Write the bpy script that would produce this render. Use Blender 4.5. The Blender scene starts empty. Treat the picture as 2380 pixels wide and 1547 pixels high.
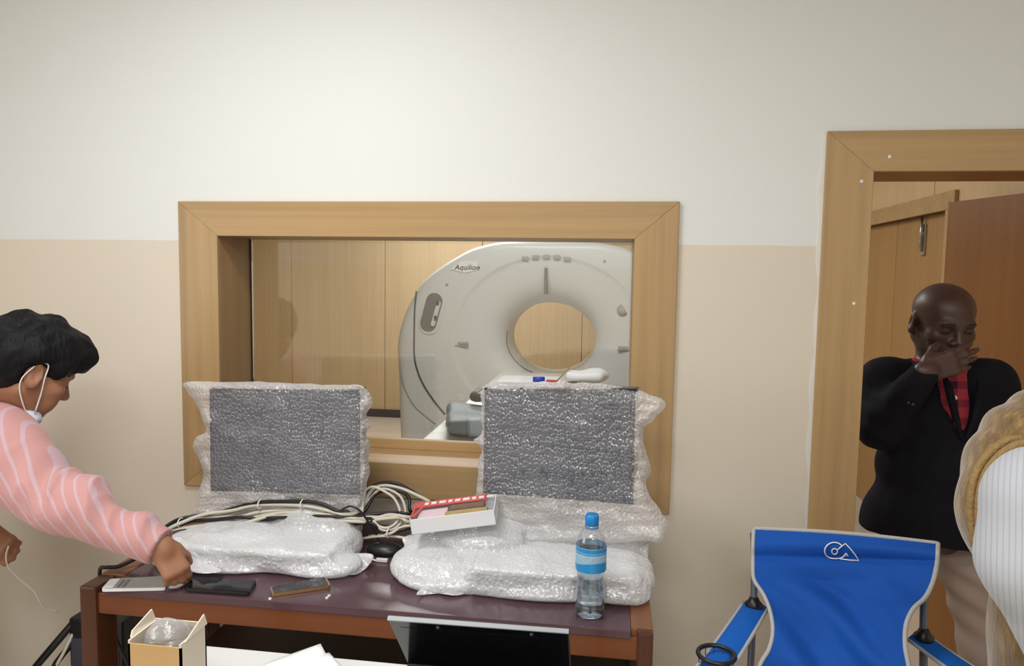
import bpy, bmesh, math, random
import numpy as np
from mathutils import Vector, Matrix
from mathutils.geometry import delaunay_2d_cdt

random.seed(7); RNG = np.random.RandomState(7)
S = bpy.context.scene
COL = S.collection

# ------------------------------------------------------------------ camera
FPX = 1650.0
PITCH, YAW, ROLL = .0795, .139, .0151
CAM = np.array([0., 0., 1.67])
_cp, _sp, _cy, _sy = math.cos(PITCH), math.sin(PITCH), math.cos(YAW), math.sin(YAW)
FW = np.array([-_sy*_cp, _cy*_cp, -_sp]); _r = np.array([_cy, _sy, 0.]); _u = np.cross(_r, FW)
RT = math.cos(ROLL)*_r + math.sin(ROLL)*_u
UP = -math.sin(ROLL)*_r + math.cos(ROLL)*_u
cam = bpy.data.cameras.new('camera'); cam_o = bpy.data.objects.new('camera', cam); COL.objects.link(cam_o)
cam.sensor_width = 36; cam.lens = FPX/2380*36; cam.clip_start = .05; cam.clip_end = 60
cam_o.matrix_world = Matrix(((RT[0], UP[0], -FW[0], CAM[0]), (RT[1], UP[1], -FW[1], CAM[1]), (RT[2], UP[2], -FW[2], CAM[2]), (0, 0, 0, 1)))
S.camera = cam_o

# ------------------------------------------------------------------ world, lights, exposure
w = bpy.data.worlds.new('world'); S.world = w; w.use_nodes = True
w.node_tree.nodes['Background'].inputs[0].default_value = (.9, .95, 1, 1)
w.node_tree.nodes['Background'].inputs[1].default_value = .15
S.view_settings.view_transform = 'Standard'; S.view_settings.look = 'None'
S.view_settings.gamma = 1; S.view_settings.use_curve_mapping = False
S.view_settings.exposure = 0.0
S.cycles.use_denoising = True
S.cycles.max_bounces = 8; S.cycles.diffuse_bounces = 4; S.cycles.glossy_bounces = 4
S.cycles.transmission_bounces = 8; S.cycles.transparent_max_bounces = 24
S.cycles.caustics_reflective = False; S.cycles.caustics_refractive = False
S.cycles.sample_clamp_indirect = 6

def area(name, loc, size, power, col=(1, .97, .92), size_y=None, rot=(0, 0, 0)):
    l = bpy.data.lights.new(name, 'AREA'); l.energy = power; l.color = col
    l.shape = 'RECTANGLE'; l.size = size; l.size_y = size_y or size
    o = bpy.data.objects.new(name, l); o.location = loc; o.rotation_euler = rot; COL.objects.link(o); return o

area('ceiling_light_front', (-.95, 1.15, 2.86), .6, 23, (1, .99, .97), .4)
area('ceiling_fill_middle', (-.2, -.5, 2.86), 1.2, 36, (1, .99, .97), .6)  # soft fill added overhead behind the camera, not a known fitting
area('ceiling_fill_rear', (.9, -1.6, 2.86), 1.2, 30, (1, .99, .97), .6)  # second added fill, further back and out of view
area('fill_light_left', (-2.93, .2, 1.6), 1.3, 17, (.98, 1, 1), 1.3, (0, -math.pi/2, 0))  # added fill to lift the dark lower areas; no window known here
area('scan_room_light_near', (-.6, 4.3, 2.86), 1.2, 44, (1, .99, .965), .6)
area('scan_room_light_far', (-1.6, 6.7, 2.86), 1.2, 56, (1, .99, .965), .6)

# ------------------------------------------------------------------ pixel -> place (lengths and places measured off the photograph)
def ray(px, py): return FW + RT*(px-1190)/FPX + UP*(773.5-py)/FPX
def P(px, py, Y):
    d = ray(px, py); return CAM + d*(Y/d[1])
def PZ(px, py, z):
    d = ray(px, py); return CAM + d*((z-CAM[2])/d[2])

# ------------------------------------------------------------------ materials
def lin(c):
    return tuple(((v/255)/12.92 if v/255 <= .04045 else ((v/255+.055)/1.055)**2.4) for v in c) + (1,)

class NT:
    def __init__(s, name):
        s.m = bpy.data.materials.new(name); s.m.use_nodes = True
        s.t = s.m.node_tree; s.n = s.t.nodes; s.n.clear()
        s.out = s.n.new('ShaderNodeOutputMaterial')
    def __call__(s, kind, inp=None, **kw):
        n = s.n.new('ShaderNode'+kind)
        for k, v in kw.items(): setattr(n, k, v)
        for k, v in (inp or {}).items():
            if hasattr(v, 'is_linked') or isinstance(v, bpy.types.NodeSocket): s.t.links.new(v, n.inputs[k])
            else: n.inputs[k].default_value = v
        return n
    def coord(s, scale=(1, 1, 1), rot=(0, 0, 0)):
        c = s('TexCoord'); mp = s('Mapping', {'Vector': c.outputs['Object'], 'Scale': scale, 'Rotation': rot}); return mp.outputs[0]
    def mixc(s, fac, a, b):
        n = s('Mix', data_type='RGBA')
        for i, v in ((0, fac), (6, a), (7, b)):
            if isinstance(v, bpy.types.NodeSocket): s.t.links.new(v, n.inputs[i])
            else: n.inputs[i].default_value = v
        return n.outputs[2]
    def math(s, op, a, b=0.):
        n = s('Math', operation=op)
        for i, v in ((0, a), (1, b)):
            if isinstance(v, bpy.types.NodeSocket): s.t.links.new(v, n.inputs[i])
            else: n.inputs[i].default_value = v
        return n.outputs[0]
    def ramp(s, fac, stops):
        n = s('ValToRGB', {'Fac': fac}); cr = n.color_ramp
        while len(cr.elements) < len(stops): cr.elements.new(.5)
        for e, (p, c) in zip(cr.elements, stops): e.position = p; e.color = c if len(c) == 4 else tuple(c)+(1,)
        return n.outputs[0]
    def done(s, sh): s.t.links.new(sh, s.out.inputs[0]); return s.m

def plain(name, rgb, rough=.5, metal=0., var=.06, scale=9., bump=0., bscale=60., spec=.5, sss=0., coat=0., stretch=(1, 1, 1)):
    """base colour with a soft procedural mottling and an optional fine bump"""
    t = NT(name); v = t.coord(stretch)
    no = t('TexNoise', {'Vector': v, 'Scale': scale, 'Detail': 4.})
    c = lin(rgb); d = tuple(x*(1-var) for x in c[:3])+(1,); l = tuple(min(1, x*(1+var)) for x in c[:3])+(1,)
    col = t.mixc(no.outputs['Fac'], d, l)
    b = t('BsdfPrincipled', {'Base Color': col, 'Roughness': rough, 'Metallic': metal, 'Specular IOR Level': spec, 'Coat Weight': coat})
    if sss: b.inputs['Subsurface Weight'].default_value = sss; b.inputs['Subsurface Radius'].default_value = (.012, .005, .003)
    if bump:
        n2 = t('TexNoise', {'Vector': v, 'Scale': bscale, 'Detail': 3.})
        bp = t('Bump', {'Height': n2.outputs['Fac'], 'Strength': bump, 'Distance': .01}); t.t.links.new(bp.outputs[0], b.inputs['Normal'])
    return t.done(b.outputs[0])

def veneer(name, rgb, axis='z', rough=.38, contrast=.16, rot=(0, 0, 0), spec=.4, freq=1.):
    """straight-grained wood, the grain running along the named axis"""
    t = NT(name)
    sc = {'z': (38, 38, .9), 'x': (.9, 38, 38), 'y': (38, .9, 38)}[axis]
    v = t.coord(tuple(k*freq for k in sc), rot)
    a = t('TexNoise', {'Vector': v, 'Scale': 1., 'Detail': 5., 'Roughness': .6})
    v2 = t.coord(tuple(k*.18*freq for k in sc), rot)
    b2 = t('TexNoise', {'Vector': v2, 'Scale': 1., 'Detail': 2.})
    f = t.math('ADD', t.math('MULTIPLY', a.outputs['Fac'], .6), t.math('MULTIPLY', b2.outputs['Fac'], .4))
    c = lin(rgb)
    col = t.ramp(f, [(.3, tuple(x*(1-contrast*1.3) for x in c[:3])), (.5, c[:3]), (.72, tuple(min(1, x*(1+contrast)) for x in c[:3]))])
    s = t('BsdfPrincipled', {'Base Color': col, 'Roughness': rough, 'Specular IOR Level': spec})
    bp = t('Bump', {'Height': a.outputs['Fac'], 'Strength': .05, 'Distance': .004}); t.t.links.new(bp.outputs[0], s.inputs['Normal'])
    return t.done(s.outputs[0])

def wall_paint(name, upper, lower, zline):
    t = NT(name); c = t('TexCoord'); sx = t('SeparateXYZ', {0: c.outputs['Object']})
    no = t('TexNoise', {'Vector': c.outputs['Object'], 'Scale': 2.2, 'Detail': 4.})
    edge = t.math('ADD', sx.outputs['Z'], t.math('MULTIPLY', t.math('SUBTRACT', no.outputs['Fac'], .5), .01))
    fac = t.math('GREATER_THAN', edge, zline)
    col = t.mixc(fac, lin(lower), lin(upper))
    col2 = t.mixc(t.math('MULTIPLY', no.outputs['Fac'], .06), col, (.5, .45, .38, 1))
    s = t('BsdfPrincipled', {'Base Color': col2, 'Roughness': .55, 'Specular IOR Level': .3})
    n2 = t('TexNoise', {'Vector': c.outputs['Object'], 'Scale': 120., 'Detail': 2.})
    bp = t('Bump', {'Height': n2.outputs['Fac'], 'Strength': .04, 'Distance': .003}); t.t.links.new(bp.outputs[0], s.inputs['Normal'])
    return t.done(s.outputs[0])

def clear_sheet(name, opacity, rgb=(235, 236, 238), bubbles=0., bstr=.5, gloss=.35, rough=.16, crease=.5, rim=.25, bdist=.004, trans=.3, flat='XZ', ring=.16):
    """thin see-through plastic: part clear, part milky, with shine; bubbles = bubbles per metre across the sheet's main plane"""
    t = NT(name); c = t('TexCoord').outputs['Object']
    no = t('TexNoise', {'Vector': t.coord((11, 11, 24), (.3, .5, 0)), 'Scale': 1., 'Detail': 5., 'Roughness': .6, 'Distortion': .6})
    h = t.math('MULTIPLY', no.outputs['Fac'], crease*2)
    op = opacity
    if bubbles:
        sx = t('SeparateXYZ', {0: c}); wn = t('TexNoise', {'Vector': c, 'Scale': 9.})
        a = t.math('ADD', sx.outputs['X'], t.math('MULTIPLY', wn.outputs['Fac'], .03)); cv = t('CombineXYZ', {'X': a, 'Y': sx.outputs[flat[1]]}).outputs[0] if flat != '3D' else c
        vo = t('TexVoronoi', {'Vector': cv, 'Scale': bubbles, 'Randomness': .8}, feature='F1', voronoi_dimensions='2D' if flat != '3D' else '3D')
        d = vo.outputs['Distance']
        dome = t('MapRange', {'Value': d, 1: .12, 2: .52, 3: 1., 4: 0.}, interpolation_type='SMOOTHSTEP').outputs[0]
        h = t.math('ADD', h, dome)
        edge = t.math('SUBTRACT', 1., t.math('MULTIPLY', t.math('ABSOLUTE', t.math('SUBTRACT', d, .40)), 7.))
        op = t.math('ADD', opacity, t.math('MULTIPLY', t.math('MAXIMUM', edge, -.5), ring))
        op = t.math('ADD', op, t.math('MULTIPLY', t.math('SUBTRACT', no.outputs['Fac'], .5), ring*2.2))
    bp = t('Bump', {'Height': h, 'Strength': bstr, 'Distance': bdist})
    lw = t('LayerWeight', {'Blend': .35})
    op = t.math('MAXIMUM', t.math('MINIMUM', t.math('ADD', op, t.math('MULTIPLY', lw.outputs['Facing'], rim)), .97), .03)
    di = t('BsdfDiffuse', {'Color': lin(rgb), 'Normal': bp.outputs[0]})
    tl = t('BsdfTranslucent', {'Color': lin(rgb), 'Normal': bp.outputs[0]})
    dm = t('MixShader', {0: trans, 1: di.outputs[0], 2: tl.outputs[0]})
    gl = t('BsdfGlossy', {'Color': (1, 1, 1, 1), 'Roughness': rough, 'Normal': bp.outputs[0]})
    bm = t('MixShader', {0: gloss, 1: dm.outputs[0], 2: gl.outputs[0]})
    tr = t('BsdfTransparent', {'Color': (.98, .98, .985, 1)})
    return t.done(t('MixShader', {0: op, 1: tr.outputs[0], 2: bm.outputs[0]}).outputs[0])

def pane(name, tint=(.98, .99, .985, 1), boost=1.0, base=.03, ior=1.5):
    t = NT(name); fr = t('Fresnel', {'IOR': ior})
    f = t.math('ADD', t.math('MULTIPLY', fr.outputs[0], boost), base)
    tr = t('BsdfTransparent', {'Color': tint}); gl = t('BsdfGlossy', {'Color': (1, 1, 1, 1), 'Roughness': .0})
    return t.done(t('MixShader', {0: f, 1: tr.outputs[0], 2: gl.outputs[0]}).outputs[0])

def striped(name, base, stripe, n, period, width, rough=.7, wob=.012):
    """woven stripes: bands across the direction n"""
    t = NT(name); c = t('TexCoord').outputs['Object']
    no = t('TexNoise', {'Vector': c, 'Scale': 5., 'Detail': 3.})
    dp = t('VectorMath', {0: c, 1: n}, operation='DOT_PRODUCT').outputs['Value']
    dp = t.math('ADD', dp, t.math('MULTIPLY', no.outputs['Fac'], wob))
    fr = t.math('FRACT', t.math('DIVIDE', dp, period))
    k = t.math('LESS_THAN', fr, width)
    col = t.mixc(t.math('MULTIPLY', k, .75), lin(base), lin(stripe))
    s = t('BsdfPrincipled', {'Base Color': col, 'Roughness': rough, 'Specular IOR Level': .2, 'Sheen Weight': .2})
    n2 = t('TexNoise', {'Vector': c, 'Scale': 300.}); bp = t('Bump', {'Height': n2.outputs['Fac'], 'Strength': .15, 'Distance': .002})
    t.t.links.new(bp.outputs[0], s.inputs['Normal'])
    return t.done(s.outputs[0])

def plaid(name):
    t = NT(name); c = t('TexCoord').outputs['Object']; sx = t('SeparateXYZ', {0: c})
    a = t.math('LESS_THAN', t.math('FRACT', t.math('DIVIDE', sx.outputs['Z'], .062)), .42)
    b = t.math('LESS_THAN', t.math('FRACT', t.math('DIVIDE', sx.outputs['X'], .062)), .4)
    f = t.math('MULTIPLY', t.math('ADD', a, b), .46)
    col = t.mixc(f, lin((178, 62, 74)), lin((38, 30, 48)))
    return t.done(t('BsdfPrincipled', {'Base Color': col, 'Roughness': .8, 'Specular IOR Level': .2}).outputs[0])

def velvet(name):
    t = NT(name); c = t('TexCoord').outputs['Object']
    mp = t.coord((70, 70, 16), (0, .4, 0))
    no = t('TexNoise', {'Vector': mp, 'Scale': 1., 'Detail': 6., 'Roughness': .7})
    col = t.ramp(no.outputs['Fac'], [(.3, lin((78, 56, 22))), (.52, lin((116, 88, 40))), (.68, lin((156, 126, 70)))])
    s = t('BsdfPrincipled', {'Base Color': col, 'Roughness': .6, 'Sheen Weight': .6, 'Specular IOR Level': .25})
    n2 = t('TexNoise', {'Vector': mp, 'Scale': 2.}); bp = t('Bump', {'Height': n2.outputs['Fac'], 'Strength': .2, 'Distance': .008}); t.t.links.new(bp.outputs[0], s.inputs['Normal'])
    return t.done(s.outputs[0])

M = {}
M['wall'] = wall_paint('painted_wall', (230, 233, 232), (224, 215, 200), 1.78)
M['ceiling'] = plain('ceiling_paint', (238, 238, 235), .8)
M['floor'] = plain('floor_tile', (205, 192, 176), .3, var=.1, scale=4.)
M['casing_v'] = veneer('oak_veneer_upright', (180, 149, 106), 'z')
M['casing_h'] = veneer('oak_veneer_level', (180, 149, 106), 'x')
M['jamb'] = veneer('oak_veneer_jamb', (176, 140, 92), 'z')
M['ledge_lit'] = veneer('oak_veneer_ledge_lit', (196, 162, 116), 'x')  # lighter copy of the oak: light on upward faces put into the colour
M['panel'] = veneer('panel_veneer', (204, 178, 138), 'z', contrast=.1)
M['panel_pale'] = veneer('panel_veneer_pale', (214, 184, 142), 'z', contrast=.08)
M['leaf'] = veneer('door_veneer_brown', (146, 98, 52), 'z', contrast=.12)
M['far_door'] = veneer('door_veneer_tan', (168, 130, 82), 'z', contrast=.12)
M['glass'] = pane('window_glass', boost=1., base=.0, ior=1.75)
M['mahogany'] = veneer('mahogany_frame', (112, 62, 34), 'x', rough=.3, contrast=.35, freq=.6)
M['mahogany_v'] = veneer('mahogany_upright', (80, 46, 30), 'z', rough=.3, contrast=.3, freq=.6)
M['mahogany_y'] = veneer('mahogany_side', (126, 82, 54), 'y', rough=.35, contrast=.25, freq=.6)
M['shelf_wood'] = veneer('dark_shelf', (58, 34, 26), 'x', rough=.45, contrast=.3)
M['laminate'] = plain('plum_laminate', (84, 60, 68), .2, var=.14, scale=7., spec=.5)
M['black'] = plain('black_plastic', (26, 27, 31), .35)
M['gloss_black'] = plain('gloss_black', (14, 15, 18), .12)
M['screen'] = plain('screen_grey', (44, 50, 64), .3)
M['white_plastic'] = plain('white_plastic', (228, 230, 232), .4, var=.03)
M['grey_plastic'] = plain('grey_plastic', (150, 155, 160), .4)
M['dark_front'] = plain('slate_front', (66, 66, 78), .4)
M['wrap_screen'] = clear_sheet('bubble_wrap_clear', .25, (232, 235, 246), 74., .42, gloss=.32, rough=.15, crease=.8, rim=.2, bdist=.006, ring=.11)
M['wrap_flap'] = clear_sheet('bubble_wrap_flap', .50, (250, 248, 248), 78., .45, gloss=.10, rough=.18, crease=1.2, rim=.2, ring=.1)
M['wrap_pack'] = clear_sheet('bubble_wrap_thick', .62, (250, 251, 255), 78., .34, gloss=.12, rough=.16, crease=.9, rim=.2, bdist=.005, trans=.15, flat='3D', ring=.07)
M['bag'] = clear_sheet('clear_bag', .36, (240, 241, 246), 0., .8, gloss=.4, rough=.12, crease=2.)
M['cable_white'] = plain('ivory_cable', (206, 200, 186), .45)
M['cable_black'] = plain('black_cable', (24, 24, 27), .4)
M['tie'] = plain('white_tie', (232, 232, 228), .4)
M['chrome'] = plain('bright_metal', (190, 192, 196), .22, metal=1.)
M['tube'] = plain('grey_tube', (118, 124, 136), .35, metal=.4)
M['blue'] = plain('blue_canvas', (22, 84, 178), .75, var=.14, scale=3., bump=.25, bscale=420., spec=.25)
M['blue2'] = plain('blue_canvas_bright', (20, 100, 198), .75, var=.1, scale=4., bump=.25, bscale=420., spec=.25)
M['piping'] = plain('grey_piping', (186, 186, 186), .8, bump=.3, bscale=300.)
M['print_white'] = plain('white_print', (232, 236, 240), .6, var=.02)
M['cap_blue'] = plain('cap_blue', (22, 132, 206), .35)
M['label_blue'] = plain('label_blue', (42, 142, 206), .35, var=.2, scale=20.)
M['label_pale'] = plain('label_pale', (150, 196, 224), .35, var=.08, scale=30.)
M['label_deep'] = plain('label_deep_blue', (16, 92, 168), .35)
M['pet'] = clear_sheet('clear_bottle_hazed', .12, (205, 228, 242), 0., .3, gloss=.7, rough=.05, crease=.2, rim=.3)  # milky blue haze painted in to brighten the dark refraction
def water_mat():
    t = NT('water'); s = t('BsdfPrincipled', {'Base Color': lin((214, 234, 246)), 'Roughness': .02, 'Transmission Weight': 1., 'IOR': 1.33}); return t.done(s.outputs[0])
M['water'] = water_mat()
M['card'] = plain('brown_card', (190, 154, 106), .85, var=.08, bump=.1, bscale=80.)
M['card_pale'] = plain('pale_card', (214, 204, 186), .85)
M['white_paint'] = plain('white_laminate', (226, 228, 228), .4, var=.02)
M['paper'] = plain('white_paper', (240, 242, 246), .8, var=.02)
M['red'] = plain('red_print', (206, 72, 66), .5)
M['card_white'] = plain('white_card', (232, 234, 238), .6, var=.02)
M['beige_item'] = plain('tan_item', (176, 150, 104), .6, var=.3, scale=60.)
M['brown_item'] = plain('brown_item', (112, 92, 70), .6, var=.3, scale=60.)
M['pink_item'] = plain('pink_card', (222, 196, 206), .6)
M['skin'] = plain('tan_skin', (158, 112, 86), .5, var=.08, scale=18., sss=.12, spec=.35)
M['skin_dark'] = plain('dark_skin', (74, 50, 44), .42, var=.1, scale=16., sss=.06, spec=.5)
M['hair'] = plain('black_hair', (14, 14, 19), .6, var=.25, scale=40., bump=.6, bscale=90., stretch=(1, 1, .25), spec=.22)
M['brow'] = plain('dark_brow', (30, 24, 22), .7)
M['eye'] = plain('eye_white', (196, 188, 180), .3)
M['iris'] = plain('dark_iris', (26, 18, 16), .2)
M['mask'] = plain('mask_cloth', (206, 212, 228), .85, bump=.1)
M['strap'] = plain('mask_strap', (226, 224, 226), .8)
M['pink'] = striped('pink_striped_cotton', (200, 150, 149), (200, 176, 190), (.86, .2, .47), .029, .22)
M['jacket'] = plain('navy_wool', (23, 23, 30), .85, var=.2, scale=30., bump=.2, bscale=300., spec=.15)
M['plaid'] = plaid('red_plaid_cotton')
M['khaki'] = plain('khaki_cotton', (164, 148, 138), .85, var=.08, bump=.15, bscale=200., spec=.15)
M['dark_trousers'] = plain('charcoal_cotton', (58, 58, 66), .85, spec=.15)
M['shoe'] = plain('black_leather', (22, 20, 20), .4)
M['velvet'] = velvet('gold_velvet')
M['velvet_trim'] = plain('gold_trim', (140, 114, 70), .8, var=.2, scale=120., bump=.5, bscale=160.)
M['rib'] = striped('white_ribbed_knit', (178, 182, 190), (160, 164, 172), (.85, -.5, .06), .007, .3, .9, .0005)
M['gantry'] = plain('scanner_shell', (206, 207, 205), .35, var=.02, spec=.4)
M['gantry_side'] = plain('scanner_side_shell', (196, 198, 204), .35, var=.02)
M['seam'] = plain('dark_seam', (66, 70, 74), .6)
M['recess'] = plain('recess_grey', (112, 110, 106), .5)
M['vent'] = plain('vent_grey', (150, 150, 146), .6)
M['badge'] = plain('badge_plate', (226, 226, 226), .2)
M['badge_text'] = plain('badge_print', (160, 153, 148), .5)
M['couch'] = plain('couch_white', (226, 226, 222), .4)
M['pad'] = plain('grey_pad', (96, 108, 114), .5, var=.15)
M['blue_cap'] = plain('pen_blue', (44, 66, 190), .4)
M['skirt_dark'] = plain('dark_skirting', (70, 64, 62), .5)
M['crumb'] = plain('foam_crumb', (226, 226, 228), .8)
M['gold_rim'] = plain('gold_rim', (182, 146, 104), .3, metal=.7)
M['green'] = plain('green_tape', (22, 104, 66), .5)
M['silver_screen'] = plain('pale_screen', (150, 152, 150), .15)

# ------------------------------------------------------------------ mesh helpers
ROOTS = {}
def raw(name, V, Fc, mat, smooth=False):
    me = bpy.data.meshes.new(name)
    V = np.asarray(V, np.float32)
    if isinstance(Fc, np.ndarray):
        n, k = Fc.shape
        me.vertices.add(len(V)); me.vertices.foreach_set('co', V.ravel())
        me.loops.add(n*k); me.loops.foreach_set('vertex_index', Fc.astype(np.int32).ravel())
        me.polygons.add(n); me.polygons.foreach_set('loop_start', np.arange(0, n*k, k, dtype=np.int32))
        me.update(calc_edges=True); me.validate()
    else:
        me.from_pydata([tuple(map(float, v)) for v in V], [], Fc); me.validate(); me.update()
    for m in (mat if isinstance(mat, (list, tuple)) else [mat]): me.materials.append(M[m])
    if smooth: me.polygons.foreach_set('use_smooth', np.ones(len(me.polygons), bool))
    return me

def place(name, me, parent=None):
    """link a mesh built in world measures; a child keeps the same world place under its root"""
    o = bpy.data.objects.new(name, me); COL.objects.link(o)
    if parent is not None:
        o.parent = parent
        if parent.type == 'EMPTY': o.location = -parent.location
        elif parent.name in ROOTS: o.location = -ROOTS[parent.name]
    return o

def recentre(o):
    """put a one-mesh thing's origin at its base"""
    n = len(o.data.vertices); co = np.empty(n*3, np.float32); o.data.vertices.foreach_get('co', co); co = co.reshape(-1, 3)
    b = (co.min(0)+co.max(0))/2; b[2] = co[:, 2].min()
    o.data.vertices.foreach_set('co', (co-b).ravel()); o.location = b.tolist(); o.data.update(); ROOTS[o.name] = Vector(b.tolist())

def tag(o, label, cat, group=None):
    o['label'] = label; o['category'] = cat
    if group: o['group'] = group
    return o
def thing(name, loc, label, cat, group=None):
    o = bpy.data.objects.new(name, None); o.empty_display_size = .05; o.location = [float(v) for v in loc]; COL.objects.link(o)
    return tag(o, label, cat, group)
def struct(o): o['kind'] = 'structure'; return o

class MB:
    """collects shapes into one mesh"""
    def __init__(s): s.bm = bmesh.new(); s.mi = 0
    def _add(s, V, Fc, smooth=False):
        vs = [s.bm.verts.new(tuple(map(float, v))) for v in V]
        for f in Fc:
            try: fc = s.bm.faces.new([vs[i] for i in f]); fc.smooth = smooth; fc.material_index = s.mi
            except ValueError: pass
        return vs
    def mat(s, i): s.mi = i; return s
    def box(s, a, b, bev=0., R=None, c=None, seg=2):
        t = bmesh.new(); bmesh.ops.create_cube(t, size=1)
        a = np.array(a, float); b = np.array(b, float)
        for v in t.verts: v.co = Vector(((v.co.x+.5)*(b[0]-a[0])+a[0], (v.co.y+.5)*(b[1]-a[1])+a[1], (v.co.z+.5)*(b[2]-a[2])+a[2]))
        if bev: bmesh.ops.bevel(t, geom=t.edges[:], offset=bev, segments=seg, profile=.6, affect='EDGES')
        t.verts.index_update()
        V = [np.array(v.co) for v in t.verts]; Fc = [[v.index for v in f.verts] for f in t.faces]; t.free()
        if R is not None:
            c = np.array(c if c is not None else (a+b)/2, float); V = [c+R@(v-c) for v in V]
        s._add(V, Fc); return s
    def prism(s, pts, d, smooth=False):
        """closed polygon pts (3-D) pushed along vector d"""
        n = len(pts); pts = [np.array(p, float) for p in pts]; d = np.array(d, float)
        V = pts + [p+d for p in pts]
        Fc = [list(range(n))[::-1], list(range(n, 2*n))] + [[i, (i+1) % n, n+(i+1) % n, n+i] for i in range(n)]
        s._add(V, Fc); return s
    def tube(s, path, r, n=8, closed=False, smooth=4, flat=None):
        p = curve(path, smooth, closed) if smooth else np.array(path, float)
        N = len(p); rr = np.interp(np.linspace(0, 1, N), np.linspace(0, 1, len(r)), r) if hasattr(r, '__len__') else np.full(N, r)
        T = np.gradient(p, axis=0) if not closed else np.roll(p, -1, 0)-np.roll(p, 1, 0)
        T /= np.linalg.norm(T, axis=1)[:, None]+1e-12
        u = np.cross(T[0], (0, 0, 1)); u = u if np.linalg.norm(u) > .1 else np.cross(T[0], (0, 1, 0)); u /= np.linalg.norm(u)
        V = []
        for i in range(N):
            u = u-T[i]*(u@T[i]); u /= np.linalg.norm(u)+1e-12; v = np.cross(T[i], u)
            for k in range(n):
                a = 2*math.pi*k/n; V.append(p[i]+rr[i]*(u*math.cos(a)+v*math.sin(a)))
        Fc = []
        for i in range(N if closed else N-1):
            j = (i+1) % N
            for k in range(n): Fc.append([i*n+k, i*n+(k+1) % n, j*n+(k+1) % n, j*n+k])
        if not closed: Fc += [list(range(n))[::-1], list(range((N-1)*n, N*n))]
        s._add(V, Fc, True); return s
    def lathe(s, prof, c, n=40, axis='z', cap=True):
        """profile of (radius, height) turned about the axis through c"""
        V, Fc = [], []; m = len(prof)
        for r, h in prof:
            for k in range(n):
                a = 2*math.pi*k/n; x, y = r*math.cos(a), r*math.sin(a)
                V.append(np.array(c)+np.array({'z': (x, y, h), 'y': (x, h, -y), 'x': (h, x, y)}[axis]))
        for i in range(m-1):
            for k in range(n): Fc.append([i*n+k, i*n+(k+1) % n, (i+1)*n+(k+1) % n, (i+1)*n+k])
        if cap: Fc += [list(range(n))[::-1], list(range((m-1)*n, m*n))]
        s._add(V, Fc, True); return s
    def grid(s, G, smooth=True):
        a, b = len(G), len(G[0]); V = [p for row in G for p in row]
        s._add(V, [[i*b+j, i*b+j+1, (i+1)*b+j+1, (i+1)*b+j] for i in range(a-1) for j in range(b-1)], smooth); return s
    def build(s, name, mat, parent=None, fixn=True, centre=True):
        if fixn: bmesh.ops.recalc_face_normals(s.bm, faces=s.bm.faces)
        me = bpy.data.meshes.new(name); s.bm.to_mesh(me); s.bm.free()
        for m in (mat if isinstance(mat, (list, tuple)) else [mat]): me.materials.append(M[m])
        o = place(name, me, parent)
        if parent is None and centre: recentre(o)
        return o

def curve(path, k=6, closed=False):
    """Catmull-Rom through the points"""
    p = [np.array(q, float) for q in path]; n = len(p)
    if n < 3 and not closed: return np.array([p[0]+(p[-1]-p[0])*t for t in np.linspace(0, 1, 3)])
    out = []
    for i in range(n if closed else n-1):
        a, b = p[i], p[(i+1) % n]
        z = p[(i-1) % n] if closed or i > 0 else a*2-b
        c = p[(i+2) % n] if closed or i+2 < n else b*2-a
        for t in np.linspace(0, 1, k, endpoint=False):
            out.append(.5*((2*a)+(-z+b)*t+(2*z-5*a+4*b-c)*t*t+(-z+3*a-3*b+c)*t**3))
    if not closed: out.append(p[-1])
    return np.array(out)

def solid(o, t, off=0.):
    m = o.modifiers.new('thickness', 'SOLIDIFY'); m.thickness = t; m.offset = off; return o

_NK = RNG.normal(size=(40, 3)); _NP = RNG.uniform(0, 6.28, 40)
def noise(p, freq, seed=0, n=6):
    """smooth pseudo-noise about -1..1"""
    v = np.zeros(len(p))
    for i in range(n):
        k = _NK[(seed*5+i) % 40]; v += np.sin(p@(k/np.linalg.norm(k)*freq*(1+.35*i/n))+_NP[(seed*7+i) % 40])
    return v/math.sqrt(n)/1.2

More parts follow.
